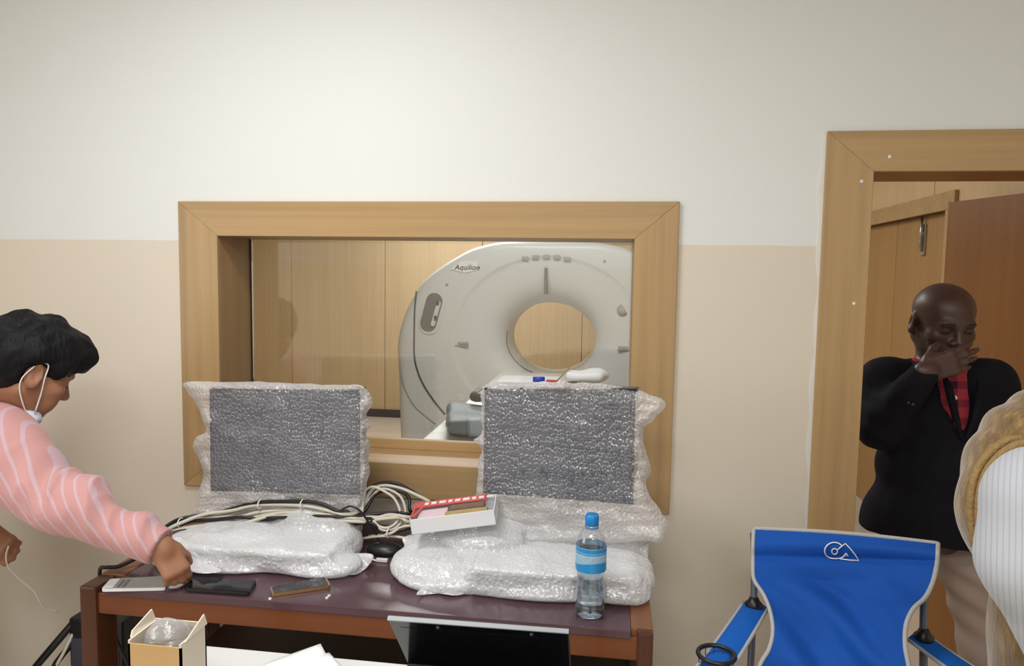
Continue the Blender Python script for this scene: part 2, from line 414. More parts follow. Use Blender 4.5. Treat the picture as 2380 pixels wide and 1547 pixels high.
# ------------------------------------------------------------------ smooth bodies: distance fields meshed as one surface
class Field:
    def __init__(s, h, k=.03): s.h, s.k, s.ops = h, k, []
    def _put(s, f, lo, hi, k, sub): s.ops.append((f, np.array(lo, float), np.array(hi, float), s.k if k is None else k, sub)); return s
    def cap(s, a, b, ra, rb=None, k=None, sub=False, T=None):
        a = np.array(a, float); b = np.array(b, float); rb = ra if rb is None else rb
        sc = 1.
        if T is not None: a = T[1]+T[0]@a; b = T[1]+T[0]@b; sc = T[2]; ra, rb = ra*sc, rb*sc
        ab = b-a; L = max(ab@ab, 1e-9); r = max(ra, rb)
        def f(p):
            t = np.clip((p-a)@ab/L, 0, 1); return np.linalg.norm(p-a-t[..., None]*ab, axis=-1)-(ra+(rb-ra)*t)
        return s._put(f, np.minimum(a, b)-r, np.maximum(a, b)+r, k, sub)
    def chain(s, pts, rs, k=None):
        for i in range(len(pts)-1): s.cap(pts[i], pts[i+1], rs[i], rs[i+1], k)
        return s
    def ell(s, c, r, k=None, R=None, sub=False, T=None):
        c = np.array(c, float); r = np.array(r, float); R = np.eye(3) if R is None else np.array(R, float)
        A = R; sc = 1.
        if T is not None: A = T[0]@R; c = T[1]+T[0]@c; sc = T[2]
        Ai = np.linalg.inv(A)
        def f(p):
            q = (p-c)@Ai.T; k0 = np.linalg.norm(q/r, axis=-1); k1 = np.linalg.norm(q/(r*r), axis=-1)+1e-9
            return k0*(k0-1)/k1*sc
        e = np.sqrt(((A*r)**2).sum(1)); return s._put(f, c-e, c+e, k, sub)
    def box(s, c, hsz, rad=.01, k=None, R=None, sub=False, T=None):
        c = np.array(c, float); hsz = np.array(hsz, float); R = np.eye(3) if R is None else np.array(R, float)
        A = R; sc = 1.
        if T is not None: A = T[0]@R; c = T[1]+T[0]@c; sc = T[2]
        Ai = np.linalg.inv(A)
        def f(p):
            q = np.abs((p-c)@Ai.T)-(hsz-rad); return (np.linalg.norm(np.maximum(q, 0), axis=-1)+np.minimum(q.max(-1), 0)-rad)*sc
        e = np.abs(A)@hsz; return s._put(f, c-e, c+e, k, sub)
    def mesh(s, name, mat, parent=None, disp=None, smooth=2):
        h = s.h; add = [o for o in s.ops if not o[4]]
        lo = np.min([o[1] for o in add], 0)-4*h-.01; hi = np.max([o[2] for o in add], 0)+4*h+.01
        dim = np.ceil((hi-lo)/h).astype(int)+1
        F = np.full(dim, .08, np.float32)
        for f, a, b, k, sub in s.ops:
            pad = k+3*h+.02
            i0 = np.maximum(np.floor((a-pad-lo)/h).astype(int), 0); i1 = np.minimum(np.ceil((b+pad-lo)/h).astype(int)+1, dim)
            if (i1 <= i0).any(): continue
            g = np.stack(np.meshgrid(*[lo[j]+h*np.arange(i0[j], i1[j]) for j in range(3)], indexing='ij'), -1)
            d = f(g); sl = tuple(slice(i0[j], i1[j]) for j in range(3)); F0 = F[sl]
            kk = max(k, 1e-5)
            if sub:
                d = -d; q = np.maximum(kk-np.abs(F0-d), 0)/kk; F[sl] = np.maximum(F0, d)+q*q*kk/4
            else:
                q = np.maximum(kk-np.abs(F0-d), 0)/kk; F[sl] = np.minimum(F0, d)-q*q*kk/4
        V, Q = nets(F, lo, h)
        if smooth or disp is not None: V = relax(V, Q, smooth)
        if disp is not None:
            N = normals(V, Q); V = V+N*disp(V, N)[:, None]
        o = place(name, raw(name, V, Q, mat, True), parent)
        if parent is None: recentre(o)
        return o

def nets(F, lo, h):
    Sg = F < 0
    c = np.zeros(tuple(np.array(F.shape)-1), np.int8)
    for i in (0, 1):
        for j in (0, 1):
            for k in (0, 1): c += Sg[i:F.shape[0]-1+i, j:F.shape[1]-1+j, k:F.shape[2]-1+k]
    ids = np.argwhere((c > 0) & (c < 8)); idx = np.full(c.shape, -1, np.int32); idx[tuple(ids.T)] = np.arange(len(ids))
    pos = np.zeros((len(ids), 3)); cnt = np.zeros(len(ids))
    cor = [(i, j, k) for i in (0, 1) for j in (0, 1) for k in (0, 1)]
    val = {q: F[ids[:, 0]+q[0], ids[:, 1]+q[1], ids[:, 2]+q[2]].astype(float) for q in cor}
    for q in cor:
        for ax in range(3):
            if q[ax]: continue
            e = list(q); e[ax] = 1; e = tuple(e); a, b = val[q], val[e]; m = (a < 0) != (b < 0)
            t = np.where(m, a/np.where(m, a-b, 1), 0); pt = np.tile(np.array(q, float), (len(ids), 1)); pt[:, ax] += t
            pos[m] += pt[m]; cnt[m] += 1
    V = lo+h*(ids+pos/np.maximum(cnt, 1)[:, None])
    Q = []
    for ax in range(3):
        s0 = [slice(None)]*3; s1 = [slice(None)]*3; s0[ax] = slice(0, -1); s1[ax] = slice(1, None)
        a, b = Sg[tuple(s0)], Sg[tuple(s1)]; e = np.argwhere(a != b)
        o1, o2 = (ax+1) % 3, (ax+2) % 3
        e = e[(e[:, o1] > 0) & (e[:, o2] > 0) & (e[:, o1] < F.shape[o1]-1) & (e[:, o2] < F.shape[o2]-1)]
        ins = a[tuple(e.T)]
        def at(d1, d2):
            g = e.copy(); g[:, o1] += d1; g[:, o2] += d2; return idx[tuple(g.T)]
        q = np.stack([at(-1, -1), at(0, -1), at(0, 0), at(-1, 0)], 1)
        q[~ins] = q[~ins][:, ::-1]; Q.append(q)
    Q = np.concatenate(Q); return V, Q[(Q >= 0).all(1)]

def relax(V, Q, n):
    for _ in range(n):
        A = np.zeros_like(V); c = np.zeros(len(V))
        for a, b in ((0, 1), (1, 2), (2, 3), (3, 0)):
            for i, j in ((a, b), (b, a)):
                for d in range(3): A[:, d] += np.bincount(Q[:, i], V[Q[:, j], d], len(V))
                c += np.bincount(Q[:, i], minlength=len(V))
        V = V*.5+.5*A/np.maximum(c, 1)[:, None]
    return V
def normals(V, Q):
    n = np.cross(V[Q[:, 2]]-V[Q[:, 0]], V[Q[:, 3]]-V[Q[:, 1]]); N = np.zeros_like(V)
    for k in range(4):
        for d in range(3): N[:, d] += np.bincount(Q[:, k], n[:, d], len(V))
    return N/(np.linalg.norm(N, axis=1)[:, None]+1e-12)

def unit(v): v = np.array(v, float); return v/np.linalg.norm(v)

def text_mesh(s, size, depth=.0006, shear=0.):
    """lettering as a flat mesh in its own x-y plane, centred"""
    cu = bpy.data.curves.new('lettering', 'FONT'); cu.body = s; cu.size = size; cu.extrude = depth; cu.align_x = 'CENTER'; cu.align_y = 'CENTER'; cu.shear = shear
    o = bpy.data.objects.new('lettering', cu); COL.objects.link(o)
    dg = bpy.context.evaluated_depsgraph_get(); me = bpy.data.meshes.new_from_object(o.evaluated_get(dg))
    V = np.array([v.co[:] for v in me.vertices]); Fc = [list(p.vertices) for p in me.polygons]
    bpy.data.objects.remove(o); bpy.data.curves.remove(cu); bpy.data.meshes.remove(me)
    return V, Fc

# ================================================================== THE ROOM
D = 2.375                                   # face of the wall; the casings stand 15 mm proud of it
DB = 2.60                                   # its far face
m = MB()
for a, b in (((-2.95, D, 0), (-1.46, DB, 2.9)), ((-1.46, D, 0), (.14, DB, .95)), ((-1.46, D, 1.86), (.14, DB, 2.9)), ((.14, D, 0), (.72, DB, 2.9)),
             ((.72, D, 2.07), (1.86, DB, 2.9)), ((1.86, D, 0), (2.7, DB, 2.9))): m.box(a, b)
struct(m.build('wall_front', 'wall', centre=False))
struct(MB().box((-3.1, -2.6, 0), (-2.95, DB, 2.9)).build('wall_left', 'wall', centre=False))
struct(MB().box((2.55, -2.6, 0), (2.7, D, 2.9)).build('wall_right', 'wall', centre=False))
struct(MB().box((-3.1, -2.75, 0), (2.7, -2.6, 2.9)).build('wall_rear', 'wall', centre=False))
struct(MB().box((-5.1, -2.75, -.1), (2.7, 8.2, 0)).build('floor', 'floor', centre=False))
struct(MB().box((-5.1, -2.75, 2.9), (2.7, 8.2, 3.)).build('ceiling', 'ceiling', centre=False))
# scan room beyond the glass
m = MB(); x = -4.9; k = 0
while x < 1.6:
    wd = min(1.145, 1.62-x); m.mat(k % 2).box((x, 7.97, 0), (x+wd-.006, 8.1, 2.9), .003); x += wd; k += 1
m.mat(2).box((-4.9, 7.985, 0), (1.62, 8.1, 2.9))
struct(m.build('wall_scan_room_back', ['panel', 'panel', 'skirt_dark'], centre=False))
struct(MB().box((-5.1, DB, 0), (-4.9, 8.1, 2.9)).build('wall_scan_room_left', 'panel', centre=False))
struct(MB().box((-4.9, 7.95, 0), (1.6, 7.97, .09)).build('baseboard_scan_room_back', 'skirt_dark', centre=False))
m = MB()
m.box((1.665, 2.62, 2.10), (1.85, 4.05, 2.9)).box((1.665, 4.056, 2.10), (1.85, 5.5, 2.9)).box((1.665, 5.506, 0), (1.85, 8.1, 2.9))
m.box((1.665, 3.90, 0), (1.85, 2.62, 2.1)); m.box((1.72, 3.9, 0), (1.85, 5.5, 2.1)); m.box((1.665, 5.35, 0), (1.72, 5.506, 2.1))
struct(m.build('wall_scan_room_right', 'panel_pale', centre=False))

# ---- observation window
o = bpy.data.objects.new('window_1', None); COL.objects.link(o); o.location = (-.66, D, .9); struct(o); win = o
X0, X1, Z0, Z1 = -1.537, .208, .889, 1.918; x0, x1, z0, z1 = -1.389, .068, 1.013, 1.797; Y = 2.36
def mitre(name, pts, mt, parent, y=Y, t=.02):
    b = MB().prism([(a, y, c) for a, c in pts], (0, t, 0)); bmesh.ops.bevel(b.bm, geom=b.bm.edges[:], offset=.0015, segments=1, affect='EDGES')
    return b.build(name, mt, parent)
mitre('casing_board', [(X0, Z1), (X1, Z1), (x1, z1), (x0, z1)], 'casing_h', win)
mitre('casing_board', [(X0, Z0), (x0, z0), (x1, z0), (X1, Z0)], 'casing_h', win)
mitre('casing_board', [(X0, Z0), (X0, Z1), (x0, z1), (x0, z0)], 'casing_v', win)
mitre('casing_board', [(X1, Z0), (x1, z0), (x1, z1), (X1, Z1)], 'casing_v', win)
m = MB().box((-1.47, 2.378, z0-.05), (x0, DB, z1+.05)).box((x1, 2.378, z0-.05), (.15, DB, z1+.05)); m.build('jamb', 'jamb', win)
MB().box((-1.47, 2.378, z1), (.15, DB, z1+.07)).build('head_jamb', 'jamb', win)
MB().box((x0, 2.378, z0-.07), (x1, DB+.01, z0)).build('sill', 'ledge_lit', win)
m = MB().box((x0, 2.558, z0), (x1, 2.588, 1.05), .003); m.build('glazing_bead', 'ledge_lit', win)
MB().box((x0, 2.586, z0), (x0+.005, 2.599, z1)).build('edge_seal', 'shelf_wood', win)
MB().box((x0+.006, 2.590, z0), (x1-.001, 2.597, z1)).build('glass_pane', 'glass', win)

# ---- doorway
o = bpy.data.objects.new('door_1', None); COL.objects.link(o); o.location = (1.29, D, 0); struct(o); dor = o
mitre('casing_board', [(.65, 0), (.792, 0), (.792, 2.01), (.65, 2.134)], 'casing_v', dor)
mitre('casing_board', [(.65, 2.134), (.792, 2.01), (1.79, 2.01), (1.93, 2.134)], 'casing_h', dor)
mitre('casing_board', [(1.79, 0), (1.93, 0), (1.93, 2.134), (1.79, 2.01)], 'casing_v', dor)
m = MB().box((.71, 2.378, 0), (.792, DB, 2.07)).box((1.79, 2.378, 0), (1.87, DB, 2.07)); m.build('jamb', 'jamb', dor)
MB().box((.70, 2.378, 2.01), (1.88, DB, 2.08)).build('head_jamb', 'leaf', dor)
for q in ((2068, 364), (2003, 421), (1985, 705)):
    p = P(*q, Y); MB().lathe([(.0, -.0015), (.005, -.001), (.006, .001)], (p[0], Y, p[2]), 12, 'y').build('screw_plug', 'print_white', dor)
m = MB(); zz = np.linspace(.02, 2.13, 60)
m.prism([(.64+.004*math.sin(9*z)+.004*math.sin(31*z+1), D-.003, z) for z in zz]+[(.655, D-.003, 2.13), (.655, D-.003, .02)], (0, .004, 0)); m.build('caulk_line', 'tie', dor)
# leaf swung into the scan room
h0 = np.array([1.785, 2.615]); tip = np.array([1.483, 3.458]); d2 = tip-h0; d2 /= np.linalg.norm(d2); nrm = np.array([d2[1], -d2[0]])*.04
m = MB().prism([(h0[0], h0[1], .01), (tip[0], tip[1], .01), (tip[0], tip[1], 2.03), (h0[0], h0[1], 2.03)], (nrm[0], nrm[1], 0)); lf = m.build('door_leaf', 'leaf', dor)
# double door in the side wall, with its casing and tower bolt
o = bpy.data.objects.new('door_2', None); COL.objects.link(o); o.location = (1.66, 4.4, 0); struct(o); dr2 = o
MB().box((1.645, 3.78, 0), (1.665, 3.87, 2.034), .002).build('casing_board', 'casing_v', dr2)
MB().box((1.645, 3.78, 2.035), (1.665, 5.45, 2.125), .002).build('casing_board', 'casing_h', dr2)
MB().box((1.70, 3.87, .21), (1.72, 4.61, 2.035), .002).build('leaf', 'far_door', dr2)
MB().box((1.70, 4.615, .21), (1.72, 5.40, 2.035), .002).build('leaf', 'far_door', dr2)
MB().box((1.70, 3.87, 0), (1.72, 5.40, .205)).build('kick_panel', 'floor', dr2)
b = MB().box((1.688, 4.20, 1.82), (1.70, 4.25, 1.99), .002).tube([(1.68, 4.225, 1.84), (1.68, 4.225, 2.03)], .007).box((1.675, 4.205, 1.93), (1.69, 4.245, 1.945)); b.build('tower_bolt', 'chrome', dr2)

# ================================================================== THE SCANNER
gy = 5.8; cx, cz = -.512, 1.135
sc = thing('ct_scanner', (cx, 6.2, 0), 'large pale grey ring shaped medical scanner behind the observation window', 'scanner')
half = [(0, 1.957), (.37, 1.957), (.56, 1.925), (.71, 1.872), (.92, 1.745), (1.06, 1.635), (1.145, 1.52), (1.22, 1.38), (1.275, 1.22), (1.30, 1.05), (1.29, .86), (1.275, .4), (1.26, .03)]
hs = curve([(a, 0, c) for a, c in half], 8)
out = [(cx-a, c) for a, _, c in hs[::-1]]+[(cx+a, c) for a, _, c in hs[1:]]     # left foot over the top to right foot
rb = .382; rz = .318                                                        # bore
def bore(s, n, y):
    return [(cx+rb*s*math.cos(t), y, cz+rz*s*math.sin(t)) for t in np.linspace(0, 2*math.pi, n, endpoint=False)]
# shell: outer skin, rounded rim, dish running into the bore
N = 180
angs = np.linspace(0, 2*math.pi, N, endpoint=False)
poly = np.array(out+[(cx+1.26, .03), (cx-1.26, .03)])
def edge(t):
    d = np.array([math.cos(t), math.sin(t)]); best = 9
    for i in range(len(poly)):
        a = poly[i]-(cx, cz); e = poly[(i+1) % len(poly)]-poly[i]; den = d[0]*e[1]-d[1]*e[0]
        if abs(den) < 1e-9: continue
        u = (a[0]*e[1]-a[1]*e[0])/den; v = (a[0]*d[1]-a[1]*d[0])/den
        if u > 0 and -1e-6 <= v <= 1+1e-6: best = min(best, u)
    return best
ER = np.array([edge(t) for t in angs])
dish_a, dish_b = .80, .70                                                   # dish edge
G = []
for f, y in ((1., gy+.75), (1., gy+.10), (.992, gy+.05), (.975, gy+.018), (.955, gy+.004), (.93, gy)):
    G.append([(cx+ER[i]*f*math.cos(t), y, cz+ER[i]*f*math.sin(t)) for i, t in enumerate(angs)])
def dish(t, s):
    r = 1/math.sqrt((math.cos(t)/(dish_a*s))**2+(math.sin(t)/(dish_b*s))**2); return r
for s_, y in ((1.02, gy), (1., gy+.006), (.985, gy+.016)):
    G.append([(cx+min(dish(t, s_), ER[i]*.90)*math.cos(t), y, cz+min(dish(t, s_), ER[i]*.90)*math.sin(t)) for i, t in enumerate(angs)])
for u in np.linspace(0.06, 1, 16):
    y = gy+.016+.10*u+.16*u**4
    row = []
    for i, t in enumerate(angs):
        r0 = min(dish(t, .985), ER[i]*.89); r1 = 1/math.sqrt((math.cos(t)/rb)**2+(math.sin(t)/rz)**2)
        r = r0+(r1-r0)*(1-(1-u)**1.25); row.append((cx+r*math.cos(t), y, cz+r*math.sin(t)))
    G.append(row)
for y in (gy+.35, gy+.60, gy+.74): G.append([(cx+1/math.sqrt((math.cos(t)/rb)**2+(math.sin(t)/rz)**2)*math.cos(t), y, cz+1/math.sqrt((math.cos(t)/rb)**2+(math.sin(t)/rz)**2)*math.sin(t)) for t in angs])
G.append(G[0])
G = [list(r_)+[r_[0]] for r_ in G]
MB().grid(G).build('gantry_shell', 'gantry', sc)
def on(px, py, dy=-.004):
    p = P(px, py, gy); return np.array([p[0], gy+dy, p[2]])
def dish_y(x, z):
    t = math.atan2(z-cz, x-cx); r = math.hypot(x-cx, z-cz); r0 = dish(t, .985); r1 = 1/math.sqrt((math.cos(t)/rb)**2+(math.sin(t)/rz)**2)
    if r >= r0: return gy
    q = np.clip((r0-r)/(r0-r1), 0, 1); u = 1-(1-q)**(1/1.25); return gy+.016+.10*u+.16*u**4
def onshell(px, py, off=.002):
    y = gy
    for _ in range(6): p = P(px, py, y); y = dish_y(p[0], p[2])
    return np.array([p[0], y-off, p[2]])
MB().tube([onshell(*q) for q in ((968, 676), (964, 720), (963, 770), (963, 825), (970, 860), (985, 895), (1008, 930), (1034, 962))], .0065, 6).build('cover_seam', 'seam', sc)
MB().tube([onshell(*q) for q in ((928, 850), (940, 900), (965, 945), (1012, 985))], .004, 6).build('cover_seam', 'vent', sc)
MB().tube([(cx+rb*1.012*math.cos(t), gy+.27, cz+rz*1.012*math.sin(t)) for t in np.linspace(2.95, 4.5, 30)], .007, 6, smooth=0).build('bore_seam', 'seam', sc)
a, b = onshell(1269, 622, 0), onshell(1270, 683, 0); MB().box((a[0]-.012, min(a[1], b[1])-.02, b[2]), (a[0]+.012, max(a[1], b[1])+.02, a[2]), .003, R=np.array(Matrix.Rotation(0, 3, 'X'))).build('laser_slot', 'recess', sc)
vx = [onshell(x, y) for x, y in ((1221, 600), (1245, 597), (1270, 596), (1294, 597), (1318, 601))]
for p in vx: MB().box(p-(.028, .004, .014), p+(.028, .004, .014), .003).build('vent_slot', 'vent', sc)
# hand control in its oval recess
ctr = onshell(1005, 726, 0); ax = onshell(1016, 684, 0)-onshell(993, 768, 0); ax[1] = 0; L = np.linalg.norm(ax); ax /= L; sd = np.array([ax[2], 0, -ax[0]])
def stadium(l, w_, c, y, n=14, sx=1):
    pts = []
    for k in range(n+1): t = math.pi*k/n; pts.append(c+ax*(l/2-w_/2)+(ax*math.sin(t)+sd*math.cos(t))*w_/2)
    for k in range(n+1): t = math.pi+math.pi*k/n; pts.append(c-ax*(l/2-w_/2)+(ax*math.sin(t)+sd*math.cos(t))*w_/2)
    return [np.array((p[0], y, p[2])) for p in pts]
pn = MB().prism(stadium(L+.06, .185, ctr, ctr[1]-.006), (0, .02, 0)).build('control_surround', 'gantry', sc)
MB().prism(stadium(L+.015, .14, ctr-sd*.008, ctr[1]-.009), (0, .01, 0)).build('control_panel', 'recess', sc)
MB().prism(stadium(L-.10, .035, ctr+sd*.035, ctr[1]-.022), (0, .02, 0)).build('control_handle', 'gantry', sc)
for q in ((1019, 703), (1014, 738)): p = onshell(*q); MB().box(p-(.012, .03, .018), p+(.012, -.02, .018), .004).build('control_button', 'seam', sc)
for q in ((1074, 798), (1452, 808)):
    p = onshell(*q); MB().box(p-(.055, .006, .012), p+(.055, .006, .012), .004).box(p-(.06, .012, .024), p+(.06, -.002, -.014), .002).build('grip_slot', 'vent', sc)
p = on(1080, 618, -.006)
bd = MB(); bd.prism([on(*q, -.006) for q in ((1047, 626), (1070, 607), (1090, 605), (1110, 607), (1108, 628), (1080, 634))], (0, .005, 0)); bd = bd.build('badge', 'badge', sc)
V, Fc = text_mesh('Aquilion', .060, .001, .25); t_ = MB(); t_._add([np.array((p[0]+.02+v[0]*1.05, gy-.0085, p[2]-.012+v[1]*1.0)) for v in V], Fc); t_.build('lettering', 'badge_text', bd, fixn=False)
for q in ((1039, 661), (1405, 607), (1448, 720)): p = onshell(*q); MB().lathe([(0, -.002), (.012 if q[0] < 1440 else .05, -.001), (.012 if q[0] < 1440 else .05, .004)], (p[0], p[1], p[2]), 20, 'y').build('sensor_window', 'vent', sc)
# couch
co = thing('scanner_couch', (-.58, 4.3, 0), 'long white patient couch running into the ring scanner', 'couch')
MB().box((-.917, 2.95, .822), (-.24, 5.95, .86), .015).build('couch_top', 'couch', co)
MB().box((-.86, 3.1, .73), (-.30, 5.0, .821), .02).build('couch_carriage', 'gantry', co)
MB().box((-.80, 3.5, 0), (-.36, 4.9, .74), .04).build('couch_pedestal', 'gantry', co)
# cushion, papers and pens lying on the couch
f = Field(.012, .05); f.box((-.66, 3.62, .925), (.19, .25, .045), .035, R=np.array(Matrix.Rotation(.2, 3, 'Z')))
tag(f.mesh('couch_cushion', 'pad', disp=lambda V, N: .012*noise(V, 18, 3)), 'grey rubbery pad lying at the near end of the scanner couch', 'pad')
f = Field(.01, .03); f.ell((-.63, 3.85, 1.018), (.10, .06, .045)); f.ell((-.70, 3.8, 1.008), (.06, .05, .03))
tag(f.mesh('head_strap', 'black', disp=lambda V, N: .01*noise(V, 30, 5)), 'black folded strap lying on the grey couch pad', 'strap')
for i, (q, yy, sz, mt, lab) in enumerate((((1190, 885), 5.40, (.21, .12, .008), 'paper', 'white paper sheets stacked on the far end of the couch'),)):
    b = MB()
    for k in range(3): b.box((-.86+.02*k, 5.28, .861+k*.006), (-.44+.03*k, 5.62, .866+k*.006), R=np.array(Matrix.Rotation(.05*k, 3, 'Z')))
    tag(b.build('paper_stack', 'paper'), lab, 'papers')
tag(MB().tube([(-.575, 5.30, .895), (-.49, 5.32, .895)], .022, 10, smooth=0).build('blue_cap', 'blue_cap'), 'small blue cap lying on the papers by the scanner bore', 'cap')
tag(MB().box((-.475, 5.28, .881), (-.39, 5.34, .893), .003).build('red_packet', 'red'), 'tiny red packet beside the blue cap on the couch', 'packet')
tag(MB().tube([(-.40, 5.30, .885), (-.30, 5.40, .99)], .006, 6, smooth=0).build('wooden_stick', 'beige_item'), 'thin pale stick leaning up from the couch end', 'stick')
f = Field(.012, .05); f.box((-.19, 5.45, .915), (.14, .12, .035), .03); f.ell((-.10, 5.5, .915), (.1, .09, .05))
tag(f.mesh('folded_cloth', 'paper', disp=lambda V, N: .01*noise(V, 25, 8)), 'white bunched cloth at the right end of the couch', 'cloth')

# ================================================================== THE TABLE
TX0, TX1, TY0, TY1, TZ = -1.437, .123, 1.715, 2.335, .80
tb = thing('wooden_table', ((TX0+TX1)/2, (TY0+TY1)/2, 0), 'long mahogany table with plum top standing against the window wall', 'table')
MB().box((TX0+.075, TY0+.004, TZ-.022), (TX1-.055, TY1, TZ), .003).build('tabletop', 'laminate', tb)
b = MB().box((TX0+.002, TY0+.085, TZ-.03), (TX0+.075, TY1, TZ+.001), .004); b.build('side_rail', 'mahogany_y', tb); MB().box((TX1-.055, TY0+.02, TZ-.03), (TX1, TY1, TZ+.001), .004).build('side_rail', 'mahogany_y', tb)
MB().box((TX0+.049, TY0+.008, .722), (TX1-.035, TY0+.035, TZ-.018), .004).build('front_apron', 'mahogany', tb)
MB().box((TX0+.03, TY1-.05, .722), (TX1-.03, TY1-.02, TZ-.02), .004).build('back_apron', 'mahogany', tb)
MB().box((TX0+.01, TY0+.085, .722), (TX0+.035, TY1-.08, TZ-.02), .004).build('side_apron', 'mahogany_y', tb); MB().box((TX1-.035, TY0+.085, .722), (TX1-.01, TY1-.08, TZ-.02), .004).build('side_apron', 'mahogany_y', tb)
for lx in (TX0, TX1-.04):
    wd = .05 if lx == TX0 else .04
    for ly in (TY0, TY1-.085): MB().box((lx, ly, 0), (lx+wd, ly+.085, TZ), .007).build('leg', 'mahogany_v', tb)
MB().box((TX0+.085, 1.86, .385), (TX1-.03, TY1-.03, .41), .004).build('foot_shelf', 'shelf_wood', tb)

# ---- monitors in bubble wrap
def inside(px, py, poly):
    n = len(poly); c = np.zeros(np.shape(px), bool); j = n-1
    for i in range(n):
        xi, yi = poly[i]; xj, yj = poly[j]
        c ^= ((yi > py) != (yj > py)) & (px < (xj-xi)*(py-yi)/(yj-yi+1e-12)+xi); j = i
    return c
def edge_dist(px, py, poly):
    d = np.full(np.shape(px), 1e9)
    for i in range(len(poly)):
        a = np.array(poly[i], float); e = np.array(poly[(i+1) % len(poly)], float)-a; L = max(e@e, 1e-9)
        t = np.clip(((px-a[0])*e[0]+(py-a[1])*e[1])/L, 0, 1); d = np.minimum(d, np.hypot(px-a[0]-t*e[0], py-a[1]-t*e[1]))
    return d
def wrap_sheet(name, outline, panel, yfun, parent, seed, tf=.034, tb_=.045, mats=('wrap_screen', 'wrap_flap'), lean=None):
    """the two layers of wrap: pinched at the loose outline, spread apart around the panel"""
    o3 = curve([(a, b, 0) for a, b in outline], 5, True)[:, :2]
    o3 = o3+np.stack([3*noise(np.c_[o3, o3[:, :1]*0], .11, seed), 3*noise(np.c_[o3, o3[:, :1]*0], .13, seed+3)], 1)
    po = [tuple(p) for p in o3]
    xs = np.arange(o3[:, 0].min(), o3[:, 0].max(), 5.); ys = np.arange(o3[:, 1].min(), o3[:, 1].max(), 5.)
    gx, gy_ = [g.ravel() for g in np.meshgrid(xs, ys)]; gx = gx+RNG.uniform(-1, 1, gx.size); gy_ = gy_+RNG.uniform(-1, 1, gx.size)
    pe = np.concatenate([np.array(panel[i])+(np.array(panel[(i+1) % 4])-panel[i])*np.linspace(0, 1, 50, endpoint=False)[:, None] for i in range(4)])
    pl = [tuple(p) for p in panel]
    k = inside(gx, gy_, po) & (edge_dist(gx, gy_, po) > 3) & (edge_dist(gx, gy_, pl) > 2.5); pts = np.concatenate([o3, pe, np.stack([gx[k], gy_[k]], 1)])
    n = len(o3); npe = len(pe)
    r = delaunay_2d_cdt([Vector(p) for p in pts], [(i, (i+1) % n) for i in range(n)]+[(n+i, n+(i+1) % npe) for i in range(npe)], [], 1, 1e-4)
    q = np.array([v[:] for v in r[0]]); tri = [list(f) for f in r[2]]
    d = edge_dist(q[:, 0], q[:, 1], po); s = np.minimum(1, d/13)**.5
    q3 = np.c_[q, q[:, :1]*0]; inp = inside(q[:, 0], q[:, 1], panel)
    wv = noise(q3, .055, seed)*.5+noise(q3, .12, seed+2)*.35+noise(q3*(.4, 1.3, 1), .2, seed+1)*.25
    V = []
    for sgn, t in ((-1, tf), (1, tb_)):
        for i, (a, b) in enumerate(q):
            y = yfun(a, b)+.022+sgn*t*s[i]+(.0055 if inp[i] else .016)*wv[i]*(s[i] if inp[i] else 1)
            V.append(P(a, b, y))
    m_ = len(q); b = MB(); Fc = tri+[[i+m_ for i in f[::-1]] for f in tri]
    vs = b._add(V, [], True)
    for f in Fc:
        try: fc = b.bm.faces.new([vs[i] for i in f])
        except ValueError: continue
        fc.smooth = True; c = np.mean([q[i % m_] for i in f], 0); fc.material_index = 0 if inside(c[0], c[1], panel) else 1
    return b.build(name, list(mats), parent, fixn=False)

def monitor(label, corners, ys, outline, neck_px, seed):
    (tl, tr, br, bl) = corners; yl, yr = ys
    p = [P(*tl, yl), P(*tr, yr), P(*br, yr), P(*bl, yl)]
    nx = unit(p[1]-p[0]); back = unit(np.array([-nx[1], nx[0], 0]))
    base = P(*neck_px, (yl+yr)/2)+back*.125; base[2] = TZ+.002
    t = thing('monitor', base, label, 'monitor', None)
    c = sum(p)/4
    def off(q, k): return q+(q-c)/np.linalg.norm(q-c)*k
    MB().prism([off(q, .004)+back*.004 for q in p], back*.040).build('housing', 'black', t)
    MB().prism([off(q, -.018) for q in p], back*.006).build('screen', 'screen', t)
    zb = p[2][2]-.01
    MB().box((base[0]-.045, base[1]-.012, TZ+.012), (base[0]+.045, base[1]+.022, zb+.12), .006).build('neck', 'dark_front', t)
    MB().lathe([(.085, 0), (.085, .008), (.07, .014), (0, .016)], (base[0], base[1]-.01, TZ+.001), 32).build('foot', 'dark_front', t)
    pan = [np.array(q, float) for q in (tl, tr, br, bl)]
    x0_, x1_ = (tl[0]+bl[0])/2, (tr[0]+br[0])/2
    yf = lambda a, b: yl+(yr-yl)*min(1.25, max(-.2, (a-x0_)/(x1_-x0_)))
    wrap_sheet('bubble_wrap', outline, pan, yf, t, seed)
    return t
monitor('flat monitor in bubble wrap on the left side of the table, behind the cables', ((487, 903), (837, 905), (838, 1150), (490, 1140)), (2.12, 2.12),
        [(424, 893), (470, 887), (600, 888), (720, 891), (830, 895), (860, 912), (866, 940), (850, 962), (860, 988), (855, 1012), (863, 1032), (854, 1065), (857, 1100), (850, 1150), (842, 1180), (836, 1198), (700, 1204), (560, 1200), (450, 1205),
         (455, 1170), (466, 1130), (474, 1095), (466, 1065), (449, 1042), (456, 1016), (476, 1003), (470, 962), (452, 935), (432, 905)], (735, 1160), 2)
